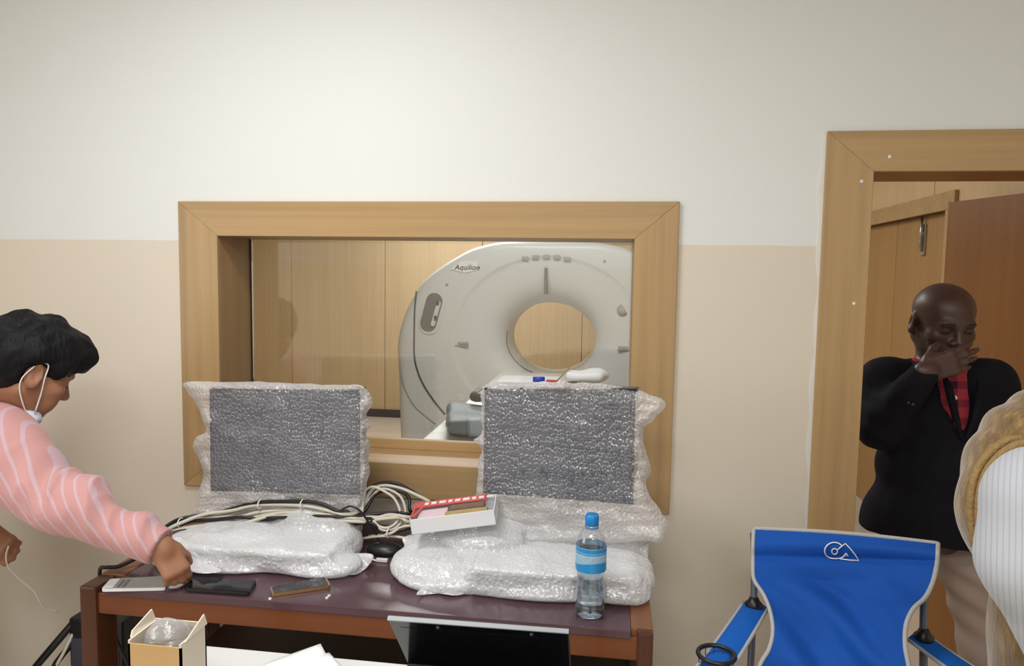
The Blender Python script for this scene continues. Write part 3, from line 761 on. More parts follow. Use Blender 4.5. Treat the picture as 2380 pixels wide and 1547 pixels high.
monitor('flat monitor in bubble wrap on the right side of the table, behind the water bottle', ((1127, 903), (1477, 905), (1472, 1172), (1123, 1145)), (2.10, 2.02),
        [(1128, 893), (1220, 889), (1330, 890), (1440, 897), (1500, 912), (1548, 938), (1525, 962), (1521, 980), (1499, 992), (1494, 1012), (1500, 1050), (1515, 1085), (1502, 1120), (1510, 1152), (1545, 1200), (1548, 1235), (1532, 1262), (1490, 1258),
         (1400, 1262), (1250, 1262), (1120, 1252), (1106, 1175), (1112, 1100), (1116, 1045), (1104, 1025), (1116, 1005), (1120, 940)], (1290, 1185), 6)

# ---- wrapped white units lying on the table
def package(label, a, b, h, rot, lumps, dev_extra=0., seed=0, front_mat='dark_front'):
    a = np.array(a); b = np.array(b); c = (a+b)/2; hs_ = np.abs(b-a)/2; R = np.array(Matrix.Rotation(rot, 3, 'Z'))
    t = thing('wrapped_unit', (c[0], c[1], TZ+.002), label, 'wrapped package')
    z0_ = TZ+.016
    dm = MB().box((a[0], a[1], z0_), (b[0], b[1], z0_+h), .008, R=R, c=(c[0], c[1], z0_)); dm.build('unit_body', 'white_plastic', t)
    MB().box((a[0]+.012, a[1]-.003, z0_+.006), (b[0]-.012, a[1]+.004, z0_+h-.014), .003, R=R, c=(c[0], c[1], z0_)).build('front_panel', front_mat, t)
    f = Field(.006, .03); f.box((c[0], c[1], TZ+.008+(h+.014)/2), (hs_[0]+.014, hs_[1]+.016, (h+.020)/2), .012, R=R)
    for l in lumps: f.ell(l[0], l[1], k=.025)
    f.box((c[0], c[1], TZ-.047), (1.2, 1., .05), .001, k=.002, sub=True)
    def dsp(V, N):
        up = np.clip((V[:, 2]-TZ-.004)/.012, 0, 1)
        return (.0045*noise(V, 60, seed)+.004*noise(V, 28, seed+4)+.0022*np.abs(noise(V, 190, seed+2)))*up
    f.mesh('bubble_wrap', 'wrap_pack', t, dsp, 1)
    return t
pkL = package('long white unit in bubble wrap at the left of the table, under the cables', (-1.26, 1.885, 0), (-.80, 2.17, 0), .047, .055,
        [((-.785, 2.03, .84), (.035, .11, .038)), ((-.77, 1.93, .825), (.06, .06, .024)), ((-.83, 1.895, .812), (.085, .035, .012)), ((-1.29, 1.99, .83), (.05, .12, .03)), ((-.97, 2.13, .885), (.10, .05, .03)),
         ((-1.16, 1.865, .814), (.16, .03, .014)), ((-1.1, 2.0, .872), (.1, .06, .014)), ((-.9, 2.1, .88), (.1, .05, .02))], seed=1)
pkR = package('wide white unit in bubble wrap at the right of the table, behind the water bottle', (-.365, 1.862, 0), (.075, 2.15, 0), .055, .03,
        [((-.47, 1.97, .84), (.14, .10, .040)), ((-.49, 2.05, .85), (.10, .10, .045)), ((-.56, 1.97, .825), (.05, .09, .024)), ((-.47, 1.885, .818), (.10, .055, .022)), ((-.44, 1.862, .808), (.07, .03, .010)), ((-.2, 1.855, .812), (.14, .03, .014)),
         ((.09, 1.98, .84), (.045, .13, .036)), ((.04, 1.875, .82), (.08, .035, .02)), ((-.36, 2.02, .90), (.12, .07, .03)), ((-.18, 2.13, .90), (.16, .05, .035)), ((.05, 2.14, .885), (.08, .06, .03)), ((-.40, 2.1, .905), (.1, .05, .025)), ((-.3, 2.08, .91), (.07, .05, .028))], seed=3)
def flap(parent, outline, zfun, seed):
    o3 = curve([(a, b, 0) for a, b in outline], 4, True)[:, :2]; po = [tuple(p) for p in o3]
    xs = np.arange(o3[:, 0].min(), o3[:, 0].max(), 4.); ys = np.arange(o3[:, 1].min(), o3[:, 1].max(), 4.)
    gx, gy_ = [g.ravel() for g in np.meshgrid(xs, ys)]; gx = gx+RNG.uniform(-1, 1, gx.size)
    k = inside(gx, gy_, po) & (edge_dist(gx, gy_, po) > 2.5); pts = np.concatenate([o3, np.stack([gx[k], gy_[k]], 1)]); n = len(o3)
    r = delaunay_2d_cdt([Vector(p) for p in pts], [(i, (i+1) % n) for i in range(n)], [], 1, 1e-4)
    q = np.array([v[:] for v in r[0]]); q3 = np.c_[q, q[:, :1]*0]
    wv = .006*noise(q3, .07, seed)+.004*noise(q3, .16, seed+1)+.002*np.abs(noise(q3, .35, seed+2))
    V = [PZ(a, b, max(TZ+.003, zfun(a, b)+wv[i])) for i, (a, b) in enumerate(q)]
    b = MB(); b._add(V, [list(f) for f in r[2]], True); o_ = b.build('loose_wrap', 'wrap_pack', parent, fixn=False); solid(o_, .001); return o_
flap(pkL, [(640, 1312), (700, 1300), (760, 1290), (850, 1285), (868, 1296), (838, 1330), (800, 1336), (740, 1336), (712, 1334), (700, 1316), (672, 1310)], lambda a, b: TZ+.006+max(0, (1325-b))*.0009, 3)
flap(pkL, [(388, 1262), (420, 1248), (470, 1300), (520, 1325), (470, 1332), (430, 1322), (396, 1300)], lambda a, b: TZ+.03+max(0, (1300-b))*.0009, 8)
flap(pkR, [(938, 1248), (1000, 1238), (1060, 1300), (1112, 1345), (1090, 1374), (1060, 1383), (1020, 1379), (968, 1381), (990, 1352), (955, 1328), (918, 1312), (928, 1285), (940, 1268)], lambda a, b: TZ+.006+max(0, (1360-b))*.00055, 5)
flap(pkR, [(1440, 1262), (1500, 1245), (1506, 1290), (1496, 1335), (1470, 1375), (1420, 1398), (1350, 1392), (1400, 1350), (1440, 1320)], lambda a, b: TZ+.008+max(0, (1380-b))*.00055, 2)
f = Field(.005, .02); f.ell((-1.165, 1.775, .812), (.022, .03, .009)); f.ell((-1.178, 1.755, .809), (.02, .022, .007))
tag(f.mesh('bubble_wrap_scrap', 'wrap_pack', disp=lambda V, N: .003*noise(V, 90, 2)), 'small torn scrap of bubble wrap beside the black tablet', 'bubble wrap')

# ---- carton of small parts on the right package
c0, c1, c2 = P(957, 1243, 1.93), P(1154, 1219, 1.955), P(957, 1207, 1.93)
ex = unit(c1-c0); Lx = np.linalg.norm(c1-c0); ez0 = unit(np.cross(ex, (0, 1, 0))); ey = unit(np.cross(ez0, ex)+np.array([0, 0, .10])); ez = np.cross(ex, ey)
ct = thing('parts_carton', c0+ex*Lx/2+ey*.05, 'open white carton with a red printed flap tilted on the right package', 'carton')
Rc = np.stack([ex, ey, ez], 1)
def cb(a, b, bev=.001): return MB().box(np.array(a), np.array(b), bev, R=Rc, c=(0, 0, 0))
def cbuild(m_, name, mt, par):
    for v in m_.bm.verts: v.co = Vector((np.array(v.co)+c0).tolist())
    return m_.build(name, mt, par)
m = cb((0, 0, 0), (Lx, .003, .046)); 
for a, b in (((0, 0, 0), (Lx, .115, .003)), ((0, 0, 0), (.003, .115, .046)), ((Lx-.003, 0, 0), (Lx, .115, .046)), ((0, .112, 0), (Lx, .115, .046))): m.box(np.array(a), np.array(b), .001, R=Rc, c=(0, 0, 0))
cbuild(m, 'tray', 'card_white', ct)
rd = cbuild(cb((-.004, .078, .046), (Lx*.89, .118, .049)), 'printed_flap', 'red', ct)
m = MB(); xx = .03
for k in range(9):
    wd = .012+.004*((k*7) % 3)
    m.box((xx, .09, .049), (xx+wd, .107, .0498), R=Rc, c=(0, 0, 0)); xx += wd+.008
cbuild(m, 'lettering', 'print_white', rd)
m = cb((.0, .012, .046), (.006, .08, .049)); m.box((.004, .012, .05), (.012, .078, .051), R=Rc@np.array(Matrix.Rotation(-.25, 3, 'Z')), c=(0, 0, 0)); cbuild(m, 'side_print', 'red', ct)
cbuild(cb((.02, .012, .03), (.105, .07, .043), .004), 'pale_sachet', 'pink_item', ct)
cbuild(cb((.11, .04, .03), (.215, .075, .047), .004), 'brown_block', 'brown_item', ct)
cbuild(cb((.10, .01, .03), (.225, .036, .045), .004), 'tan_block', 'beige_item', ct)

# ---- water bottle
bx, by = -.036, 1.79; bt = thing('water_bottle', (bx, by, TZ), 'clear plastic water bottle with blue cap standing at the table front', 'bottle')
prof = [(.0, .006), (.022, .003), (.032, 0), (.0375, .006), (.0385, .02), (.0365, .045), (.0375, .06), (.0385, .075), (.0375, .085), (.035, .096), (.0335, .104), (.035, .112), (.038, .118), (.0388, .13), (.0388, .182), (.038, .19), (.0365, .203), (.032, .215), (.024, .227), (.017, .236), (.0145, .241), (.0145, .25)]
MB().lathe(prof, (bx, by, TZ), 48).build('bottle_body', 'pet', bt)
wp = [(max(r-.0014, 0), h+.0012) for r, h in prof if h < .172]; MB().lathe(wp+[(.0372, .172), (0, .172)], (bx, by, TZ), 48).build('water', 'water', bt)
MB().lathe([(.0165, .238), (.0178, .24), (.0178, .262), (.016, .2655), (0, .2662)], (bx, by, TZ), 36).build('cap', 'cap_blue', bt)
MB().lathe([(.0172, .231), (.0176, .231), (.0176, .236), (.0165, .236)], (bx, by, TZ), 36, cap=False).build('cap_ring', 'cap_blue', bt)
lb = MB().lathe([(.0392, .124), (.0395, .125), (.0395, .186), (.0392, .187)], (bx, by, TZ), 64, cap=False).build('label', 'label_pale', bt)
m = MB()
for zl, zh, r in ((.124, .1345, .0397), (.170, .173, .0397)): m.lathe([(r, zl), (r, zh)], (bx, by, TZ), 64, cap=False)
n = 60; row0, row1 = [], []
for k in range(n+1):
    t = 2*math.pi*k/n; zt = .140+.010*max(0, math.sin(t+2.7)); row0.append((bx+.0397*math.cos(t), by+.0397*math.sin(t), TZ+.132)); row1.append((bx+.0397*math.cos(t), by+.0397*math.sin(t), TZ+zt))
m.grid([row0, row1]); m.build('label_wave', 'label_blue', lb)
m = MB(); m.lathe([(.0397, .175), (.0397, .186)], (bx, by, TZ), 64, cap=False); m.build('label_band', 'label_blue', lb)
V, Fc = text_mesh('BONA', .0225, .0002)
ct0 = math.atan2(CAM[1]-by, CAM[0]-bx); m = MB(); m._add([(bx+.0400*math.cos(ct0+v[0]/.0397), by+.0400*math.sin(ct0+v[0]/.0397), TZ+.158+v[1]) for v in V], Fc)
m.build('label_lettering', 'print_white', lb, fixn=False)

# ---- mouse, cords, phones
mo = thing('computer_mouse', (-.70, 2.09, TZ), 'black computer mouse on the table beside the left package', 'mouse')
f = Field(.004, .02); f.ell((-.685, 2.09, .808), (.058, .038, .028)); f.box((-.685, 2.09, .78), (.1, .1, .0195), .001, k=.002, sub=True)
f.mesh('mouse_body', 'black', mo)
MB().tube([(-.716, 2.085, .828), (-.700, 2.085, .833)], .004, 8, smooth=0).build('scroll_wheel', 'dark_front', mo)
MB().tube([P(*q) for q in ((788, 1192, 2.10), (800, 1181, 2.09), (816, 1176, 2.09), (836, 1186, 2.09), (856, 1212, 2.10), (874, 1240, 2.11), (882, 1262, 2.11))], .0035, 6).build('mouse_cord', 'cable_black', mo)
wc = thing('charger_cable', PZ(860, 1310, TZ), 'short white cord with a small plug beside the black mouse', 'cord')
MB().tube([PZ(845, 1288, .81), PZ(858, 1295, .806), PZ(872, 1302, .804), PZ(884, 1301, .804)], .0032, 6).build('lead', 'tie', wc)
MB().box(PZ(888, 1301, .806)-(.018, .006, .005), PZ(888, 1301, .806)+(.018, .006, .005), .002).build('plug', 'tie', wc)
MB().tube([PZ(850, 1306, .806), PZ(855, 1312, .804), PZ(848, 1321, .804), PZ(836, 1322, .804), PZ(838, 1312, .806)], .0032, 6).build('coil', 'tie', wc)
def slab(pts, t): return [np.array(p) for p in pts], np.array([0, 0, t])
def phone(label, cat, q, t, body, glass, rimmat=None, name='smartphone', extra=None):
    c = [PZ(*k, TZ+t) for k in q]; c = [np.array((p[0], p[1], TZ+.001)) for p in c]; ctr = sum(c)/4
    ph = thing(name, ctr, label, cat)
    def rnd(k, n=4):
        out_ = []
        for i in range(4):
            p0 = c[i]+(ctr-c[i])/np.linalg.norm(ctr-c[i])*k; a_ = unit(c[i-1]-c[i])*.009; b_ = unit(c[(i+1) % 4]-c[i])*.009
            for u in np.linspace(0, 1, n): out_.append(p0+a_*(1-u)**2+b_*u**2)
        return out_
    MB().prism(rnd(0), (0, 0, t)).build('phone_body', body, ph)
    MB().prism([p+(0, 0, t) for p in rnd(.005)], (0, 0, .0008)).build('screen', glass, ph)
    return ph, c
ph, c = phone('white smartphone with a pale screen under the hand at the table edge', 'phone', ((235, 1369), (256, 1345), (392, 1338), (385, 1366)), .008, 'white_plastic', 'silver_screen')
u_, v_ = c[3]-c[0], c[1]-c[0]
MB().prism([c[0]+u_*a+v_*b+np.array((0, 0, .0092)) for a, b in ((.03, .05), (.17, .05), (.17, .95), (.03, .95))], (0, 0, .0004)).build('white_chin', 'print_white', ph)
m = MB()
for a in (.22, .30):
    for b in (.1, .3, .5, .7): m.prism([c[0]+u_*(a+i)+v_*(b+j)+np.array((0, 0, .0092)) for i, j in ((0, 0), (.05, 0), (.05, .13), (0, .13))], (0, 0, .0004))
m.build('screen_icons', 'recess', ph)
phone('black tablet phone lying face up in the middle of the three phones', 'phone', ((430, 1367), (446, 1341), (597, 1347), (578, 1377)), .011, 'black', 'gloss_black')
phone('black smartphone with a gold rim, nearest the table middle', 'phone', ((632, 1380), (627, 1364), (757, 1340), (769, 1360)), .009, 'gold_rim', 'gloss_black')
for q in ((765, 1386), (760, 1391), (628, 1393)):
    p = PZ(*q, TZ); tag(MB().box(p-(.004, .003, 0), p+(.004, .003, .005), .001).build('foam_crumb', 'crumb'), 'tiny white crumb on the plum tabletop near the gold-rimmed phone', 'crumb', 'white crumbs on the tabletop')

# ---- cable loom
cl = thing('cable_loom', (-1.0, 2.12, .9), 'loom of ivory and black cables tied together across the left package', 'cables')
W, K = 'cable_white', 'cable_black'
def wire(mt, r, *q, name='cable'):
    q = list(q)
    if 915 < q[-1][0] < 965: q.append((q[-1][0]+60, q[-1][1]+6, q[-1][2]+.08))
    if 860 < q[0][0] < 910: q.insert(0, (q[0][0]-48, q[0][1]+6, q[0][2]+.05))
    pts = []
    for k in q:
        p = P(*k) if len(k) == 3 and k[0] > 10 else np.array(k, float)
        if p[0] > TX0 and TY0 < p[1] < TY1: p[2] = max(p[2], TZ+r+.003)
        pts.append(p)
    return MB().tube(pts, r, 7, smooth=5).build(name, mt, cl)
wire(W, .006, (-1.35, 1.85, .83), (330, 1275, 1.87), (352, 1248, 1.93), (400, 1224, 2.0), (470, 1196, 2.06), (540, 1186, 2.09), (600, 1173, 2.1), (700, 1174, 2.1), (760, 1185, 2.1), (800, 1194, 2.1), (835, 1186, 2.12), (862, 1141, 2.18), (890, 1128, 2.2), (930, 1134, 2.2), (975, 1153, 2.2), (1006, 1171, 2.2), (1030, 1195, 2.2))
wire(K, .006, (-1.36, 1.86, .84), (330, 1285, 1.87), (352, 1252, 1.93), (395, 1217, 2.0), (430, 1203, 2.05), (500, 1192, 2.09), (555, 1178, 2.1), (600, 1167, 2.1), (700, 1165, 2.1), (750, 1171, 2.1), (790, 1188, 2.1), (836, 1180, 2.13), (850, 1150, 2.17), (868, 1129, 2.2), (895, 1121, 2.21), (925, 1124, 2.21), (955, 1140, 2.21), (985, 1158, 2.21), (1012, 1174, 2.21), (1040, 1200, 2.2))
wire(W, .0058, (345, 1258, 1.93), (400, 1234, 2.0), (460, 1222, 2.05), (540, 1214, 2.08), (620, 1196, 2.1), (700, 1190, 2.1), (790, 1200, 2.1), (860, 1206, 2.12), (905, 1196, 2.13), (948, 1201, 2.12))
wire(W, .0055, (352, 1246, 1.96), (400, 1218, 2.03), (440, 1209, 2.06), (500, 1202, 2.08), (560, 1200, 2.09), (600, 1190, 2.1), (680, 1184, 2.11), (770, 1192, 2.11), (830, 1198, 2.12), (900, 1201, 2.14), (950, 1206, 2.13))
wire(K, .0055, (350, 1254, 1.95), (390, 1236, 2.0), (440, 1212, 2.05), (500, 1207, 2.07), (560, 1201, 2.08), (620, 1206, 2.1), (690, 1198, 2.1), (770, 1199, 2.1), (840, 1192, 2.13), (870, 1150, 2.17), (898, 1139, 2.19), (930, 1141, 2.19), (951, 1157, 2.19), (957, 1190, 2.17))
wire(W, .0058, (350, 1262, 1.93), (410, 1243, 1.99), (480, 1238, 2.02), (540, 1224, 2.04), (600, 1206, 2.08), (640, 1196, 2.1), (700, 1203, 2.1), (780, 1208, 2.1), (850, 1212, 2.11), (885, 1206, 2.12), (930, 1202, 2.12), (950, 1212, 2.12))
wire(W, .0055, (370, 1238, 2.0), (420, 1216, 2.06), (470, 1208, 2.08), (530, 1196, 2.1), (600, 1180, 2.12), (690, 1180, 2.12), (760, 1195, 2.12), (820, 1205, 2.12))
wire(K, .005, (345, 1262, 1.92), (400, 1238, 1.98), (445, 1232, 2.0), (500, 1236, 2.0), (545, 1222, 2.03))
wire(K, .005, (620, 1204, 2.08), (680, 1201, 2.09), (740, 1199, 2.09), (800, 1200, 2.1), (860, 1195, 2.13), (920, 1190, 2.14), (950, 1194, 2.14))
wire(W, .0045, (842, 1190, 2.12), (845, 1156, 2.14), (852, 1137, 2.15), (870, 1131, 2.15), (898, 1144, 2.15), (918, 1160, 2.15), (930, 1190, 2.14), (920, 1215, 2.12), (900, 1226, 2.1), (880, 1222, 2.1), (868, 1208, 2.1))
wire(W, .0045, (836, 1188, 2.13), (858, 1160, 2.16), (885, 1136, 2.18), (915, 1142, 2.18), (935, 1160, 2.17), (942, 1195, 2.15), (925, 1222, 2.12), (900, 1233, 2.1), (876, 1224, 2.1), (866, 1212, 2.1))
wire(K, .005, (862, 1205, 2.11), (876, 1228, 2.10), (905, 1240, 2.10), (935, 1228, 2.12), (960, 1216, 2.14))
wire(W, .005, (905, 1240, 2.09), (930, 1226, 2.11), (960, 1221, 2.12))
wire(K, .005, (862, 1214, 2.1), (884, 1232, 2.1), (915, 1236, 2.1), (955, 1226, 2.12))
wire(W, .0045, (882, 1246, 2.10), (915, 1246, 2.10), (955, 1252, 2.10))
wire(K, .0055, (-1.36, 1.86, .83), (-1.40, 1.83, .812), (-1.432, 1.815, .812), (-1.452, 1.815, .80), (-1.458, 1.83, .70), (-1.47, 1.92, .5), (-1.50, 2.05, .30))
wire(K, .006, (330, 1290, 2.36), (321, 1360, 2.355), (319, 1430, 2.352), (320, 1475, 2.352)); wire(K, .005, (425, 1290, 2.36), (421, 1380, 2.355), (420, 1430, 2.352), (420, 1460, 2.352))
for q in ((605, 1171, 2.095), (703, 1171, 2.095), (420, 1214, 2.03), (903, 1238, 2.095)):
    p = P(*q); MB().tube([p+(0, .018*math.cos(t), .014*math.sin(t)) for t in np.linspace(0, 2*math.pi, 14, endpoint=False)], .0022, 6, closed=True, smooth=0).build('cable_tie', 'tie', cl)

# ---- black equipment and leads by the left table leg
eq = thing('equipment_case', (-1.76, 2.25, 0), 'black equipment case on the floor behind the left table leg', 'case')
MB().box((-1.865, 2.17, 0), (-1.66, 2.33, .45), .012).build('case_body', 'black', eq)
MB().box((-1.855, 2.165, .1), (-1.67, 2.172, .38), .003).build('grille', 'dark_front', eq)
MB().tube([(-1.85, 2.2, .44), (-1.90, 2.14, .36), (-1.97, 2.12, .27), (-2.05, 2.12, .16), (-2.15, 2.14, .03), (-2.2, 2.2, .016)], .013, 7).build('lead', 'cable_black', eq)
MB().tube([(-1.86, 2.2, .36), (-1.89, 2.12, .28), (-1.885, 2.1, .14), (-1.89, 2.08, .02), (-1.82, 2.06, .012)], .011, 7).build('lead', 'cable_black', eq)
MB().tube([(-1.84, 2.2, .44), (-1.88, 2.13, .3), (-1.96, 2.10, .2), (-2.02, 2.09, .05), (-2.0, 2.14, .009)], .006, 7).build('lead', 'cable_white', eq)

# ================================================================== IN FRONT: white desk, laptop, papers, carton
dk = thing('white_desk', (-.33, 1.15, 0), 'white desk in front of the wooden table, carrying the laptop', 'desk')
MB().box((-.968, .75, .735), (.02, 1.55, .76), .003).build('desk_top', 'white_paint', dk)
for lx in (-.96, -.025):
    for ly in (.76, 1.5): MB().box((lx, ly, 0), (lx+.04, ly+.04, .736), .004).build('leg', 'white_paint', dk)
# laptop, lid tipped towards the viewer
lp = thing('laptop', (-.27, 1.32, .76), 'open black laptop with a silver rimmed lid on the white desk', 'laptop')
lt, rt_ = P(901, 1438, 1.375), P(1322, 1466, 1.375); ldir = unit((0, .64, -.77)); ln = unit((0, -.77, -.64))
Ll = (lt[2]-.782)/.77; rt_[2] = lt[2]+.004
exl = unit(rt_-lt); Wl = np.linalg.norm(rt_-lt)
def lpt(u, v, w_): return lt+exl*u+ldir*v+ln*w_
def lslab(u0, u1, v0, v1, w0, w1): return MB().prism([lpt(u0, v0, w0), lpt(u1, v0, w0), lpt(u1, v1, w0), lpt(u0, v1, w0)], lpt(0, 0, w1)-lpt(0, 0, w0))
lslab(0, Wl, 0.001, Ll, -.009, -.004).build('lid_shell', 'black', lp)
lslab(.002, Wl-.002, .004, Ll, -.004, .002).build('bezel', 'gloss_black', lp)
lslab(.022, Wl-.012, .030, Ll-.015, .0018, .0026).build('screen', 'gloss_black', lp)
lslab(0, Wl, -.003, .0015, -.006, .003).build('rim', 'grey_plastic', lp)
for u_ in (.105, .30): p = lpt(u_, .016, .002); MB().lathe([(.004, -.002), (.003, .003), (0, .003)], (p[0], p[1], p[2]), 12, 'y').build('bumper', 'dark_front', lp)
yb = lpt(0, Ll, 0)[1]; MB().box((lt[0], yb-.25, .762), (rt_[0], yb+.005, .778), .004).build('laptop_base', 'black', lp)
kb = MB()
for r_ in range(5):
    for c_ in range(14): kb.box((lt[0]+.02+c_*(Wl-.04)/14, yb-.03-.022*(r_+1), .778), (lt[0]+.017+(c_+1)*(Wl-.04)/14, yb-.033-.022*r_, .7795))
kb.build('keyboard', 'gloss_black', lp)
# papers
def sheet(name, q, z, label, mt='paper', bend=.01, n=10, grp=None):
    c = [PZ(a, b, zz_) for (a, b), zz_ in zip(q, z)]; Gd = []
    for i in range(n+1):
        u = i/n; row = []
        for j in range(n+1):
            v = j/n; p = (c[0]*(1-u)+c[1]*u)*(1-v)+(c[3]*(1-u)+c[2]*u)*v; row.append(p+(0, 0, bend*math.sin(math.pi*u)*math.sin(math.pi*v)))
        Gd.append(row)
    o_ = MB().grid(Gd).build(name, mt); solid(o_, .0008); return tag(o_, label, 'paper', grp)
sheet('paper_sheet', ((612, 1542), (745, 1495), (800, 1600), (640, 1640)), (.764, .80, .764, .763), 'white folded sheet with a raised corner on the white desk', bend=.012)
sheet('paper_sheet', ((690, 1530), (765, 1516), (860, 1620), (740, 1640)), (.785, .792, .785, .785), 'white sheet lying partly under the sheet with the raised corner', bend=.006)
# cardboard carton with a clear bag
bx0, bx1, byf, byb = -.905, -.795, 1.20, 1.285
cbx = thing('cardboard_box', ((bx0+bx1)/2, 1.23, .76), 'open brown cardboard box on the left end of the white desk', 'box')
MB().box((bx0, byf, .761), (bx1, byf+.004, .955)).build('front_panel', 'card', cbx)
MB().box((bx0, byb-.004, .761), (bx1, byb, .965)).build('back_panel', 'card_pale', cbx)
MB().box((bx0, byf, .761), (bx0+.004, byb, .962)).build('side_panel', 'card_pale', cbx); MB().box((bx1-.004, byf, .761), (bx1, byb, .962)).build('side_panel', 'card_pale', cbx)
MB().box((bx0, byf, .760), (bx1, byb, .764)).build('bottom_panel', 'card', cbx)
MB().prism([(bx1, byf+.01, .962), (bx1, byb, .962), (bx1-.003, byb-.005, .984), (bx1-.002, byf+.05, .974)], (.003, 0, 0)).build('flap', 'card_pale', cbx)
MB().prism([(bx0, byf+.01, .962), (bx0, byb, .962), (bx0-.004, byb-.005, .985), (bx0-.004, byf+.02, .97)], (-.003, 0, 0)).build('flap', 'card_pale', cbx)
f = Field(.006, .03); f.ell((-.85, 1.246, .915), (.036, .020, .05)); f.ell((-.84, 1.246, .955), (.026, .022, .024)); f.ell((-.868, 1.246, .925), (.018, .018, .04)); f.ell((-.828, 1.246, .92), (.014, .018, .04))
bg = thing('plastic_bag', (-.85, 1.24, .86), 'crumpled clear plastic bag stuffed in the cardboard box', 'bag')
f.mesh('bag_film', 'bag', bg, lambda V, N: .010*np.abs(noise(V, 50, 6))+.005*np.abs(noise(V, 120, 2))-.006)
MB().box((-.865, 1.23, .80), (-.835, 1.26, .90), .004).build('dark_contents', 'brown_item', bg)
MB().lathe([(.03, 0), (.03, .012), (.012, .012), (.012, 0)], (-.925, 1.27, .7605), 28).build('tape_roll', 'green')
tag(bpy.data.objects['tape_roll'], 'green tape roll beside the cardboard box', 'tape')

# ================================================================== THE FOLDING CHAIR
ch = thing('camp_chair', (.62, 1.72, 0), 'blue canvas folding camp chair with grey piping in front of the doorway', 'chair')
LO = [(1752, 1227), (1750, 1265), (1750, 1300), (1752, 1345), (1774, 1380), (1790, 1420), (1796, 1466), (1787, 1508), (1764, 1550), (1745, 1640)]
RO = [(2180, 1262), (2179, 1285), (2177, 1312), (2168, 1352), (2150, 1388), (2122, 1415), (2106, 1452), (2104, 1500), (2113, 1550), (2130, 1640)]
lo = curve([(a, b, 0) for a, b in LO], 8); ro = curve([(a, b, 0) for a, b in RO], 8); n = len(lo)
def back_pt(u, i):
    v = i/(n-1); a, b = lo[i], ro[i]; px, py = (a*(1-u)+b*u)[:2]; py -= 6*math.sin(math.pi*u)*max(0, 1-4*v)
    y = (2.02-.26*v)*(1-u)+(1.935-.26*v)*u
    q = np.array([[u*3, v*3, 0.]])
    y += .045*math.sin(math.pi*u)*min(1, v*3)
    y -= .012*math.exp(-((v-.10)/.05)**2)-.010*math.exp(-((v-.20)/.03)**2)
    s_ = u*5.2-v*5.5
    y += (.012*math.sin(s_*2.1+1.2*math.sin(v*4))+.006*math.sin(s_*4.7+2))*max(0, min(1, (v-.2)*4))*math.sin(math.pi*u)**.5
    return P(px, py, y)
G = [[back_pt(u, i) for u in np.linspace(0, 1, 61)] for i in range(n)]
bk = MB().grid(G).build('backrest', 'blue', ch); solid(bk, .003)
MB().tube([G[0][j] for j in range(0, 61, 3)], .0055, 8, smooth=2).tube([G[i][0] for i in range(0, n, 3)], .0055, 8, smooth=2).tube([G[i][60] for i in range(0, n, 3)], .0055, 8, smooth=2).build('piping', 'piping', bk)
# emblem printed on the back
def bp(px, py):
    best = None
    for i in range(0, n//2):
        a, b = lo[i], ro[i]; u = (px-a[0])/(b[0]-a[0]); yy = a[1]*(1-u)+b[1]*u-6*math.sin(math.pi*u)*max(0, 1-4*i/(n-1))
        if best is None or abs(yy-py) < best[0]: best = (abs(yy-py), u, i)
    p = back_pt(best[1], best[2]); return P(px, py, p[1]-.005)
def zq(*pts): return [bp(1600+a*.3277, 1180+b*.3277) for a, b in pts]
em = MB()
em.tube(zq((1088, 266), (1060, 248), (1022, 245), (988, 262), (968, 292), (971, 325), (995, 350), (1035, 359), (1075, 356), (1100, 344), (1118, 322)), .0019, 6, smooth=4)
em.tube(zq((1118, 322), (1134, 338), (1104, 340), (1118, 322)), .0016, 6, smooth=0)
em.tube(zq((1056, 298), (1082, 276), (1113, 252), (1150, 290), (1182, 330), (1210, 372), (1150, 370), (1075, 360)), .0019, 6, smooth=0)
em.tube(zq(*[(1037+20*math.cos(t), 308+20*math.sin(t)) for t in np.linspace(0, 6.28, 16, endpoint=False)]), .0017, 6, closed=True, smooth=0)
em.build('printed_emblem', 'print_white', bk)
bl, br = G[-1][0], G[-1][60]
sG = []
for v in np.linspace(0, 1, 14):
    a = bl*(1-v)+np.array((.24, 1.45, .46))*v; b = br*(1-v)+np.array((.80, 1.48, .46))*v
    sG.append([a*(1-u)+b*u+(0, 0, -.14*math.sin(math.pi*min(v, .75)/.75*.5)*(.6+.4*math.sin(math.pi*u))) for u in np.linspace(0, 1, 24)])
solid(MB().grid(sG).build('seat', 'blue', ch), .003)
CL, CR = P(1752, 1405, 1.975), P(2147, 1480, 1.865)
def arm(c, e, wd, name):
    d = unit(e-c); s_ = unit(np.cross(d, (0, 0, 1)))*wd; Gd = [[c-d*.02+(e-c)*v+s_*u*(1+.15*v)+(0, 0, -.012*math.sin(math.pi*v)-.010*abs(u)**2) for u in np.linspace(-1, 1, 11)] for v in np.linspace(0, 1, 20)]
    a = MB().grid(Gd).build(name, 'blue2', ch); solid(a, .003)
    MB().tube([r[0] for r in Gd[::2]], .0048, 8, smooth=2).tube([r[-1] for r in Gd[::2]], .0048, 8, smooth=2).build('piping', 'piping', a)
    return Gd, d
EL = np.array((CL[0]-.30, CL[1]-.60, CL[2]-.02)); ERr = np.array((CR[0]+.17, CR[1]-.27, CR[2]-.03))
gl_, dl_ = arm(CL, EL, .033, 'armrest'); gr_, dr_ = arm(CR, ERr, .033, 'armrest')
hc = PZ(1679, 1543, .748); hc = CL+(EL-CL)*((CL[1]-hc[1])/(CL[1]-EL[1]))+(0, 0, .006)
m = MB().tube([hc+(.043*math.cos(t), .043*math.sin(t), 0) for t in np.linspace(0, 6.283, 28, endpoint=False)], .0055, 8, closed=True, smooth=0); m.build('cup_ring', 'black', ch)
m = MB()
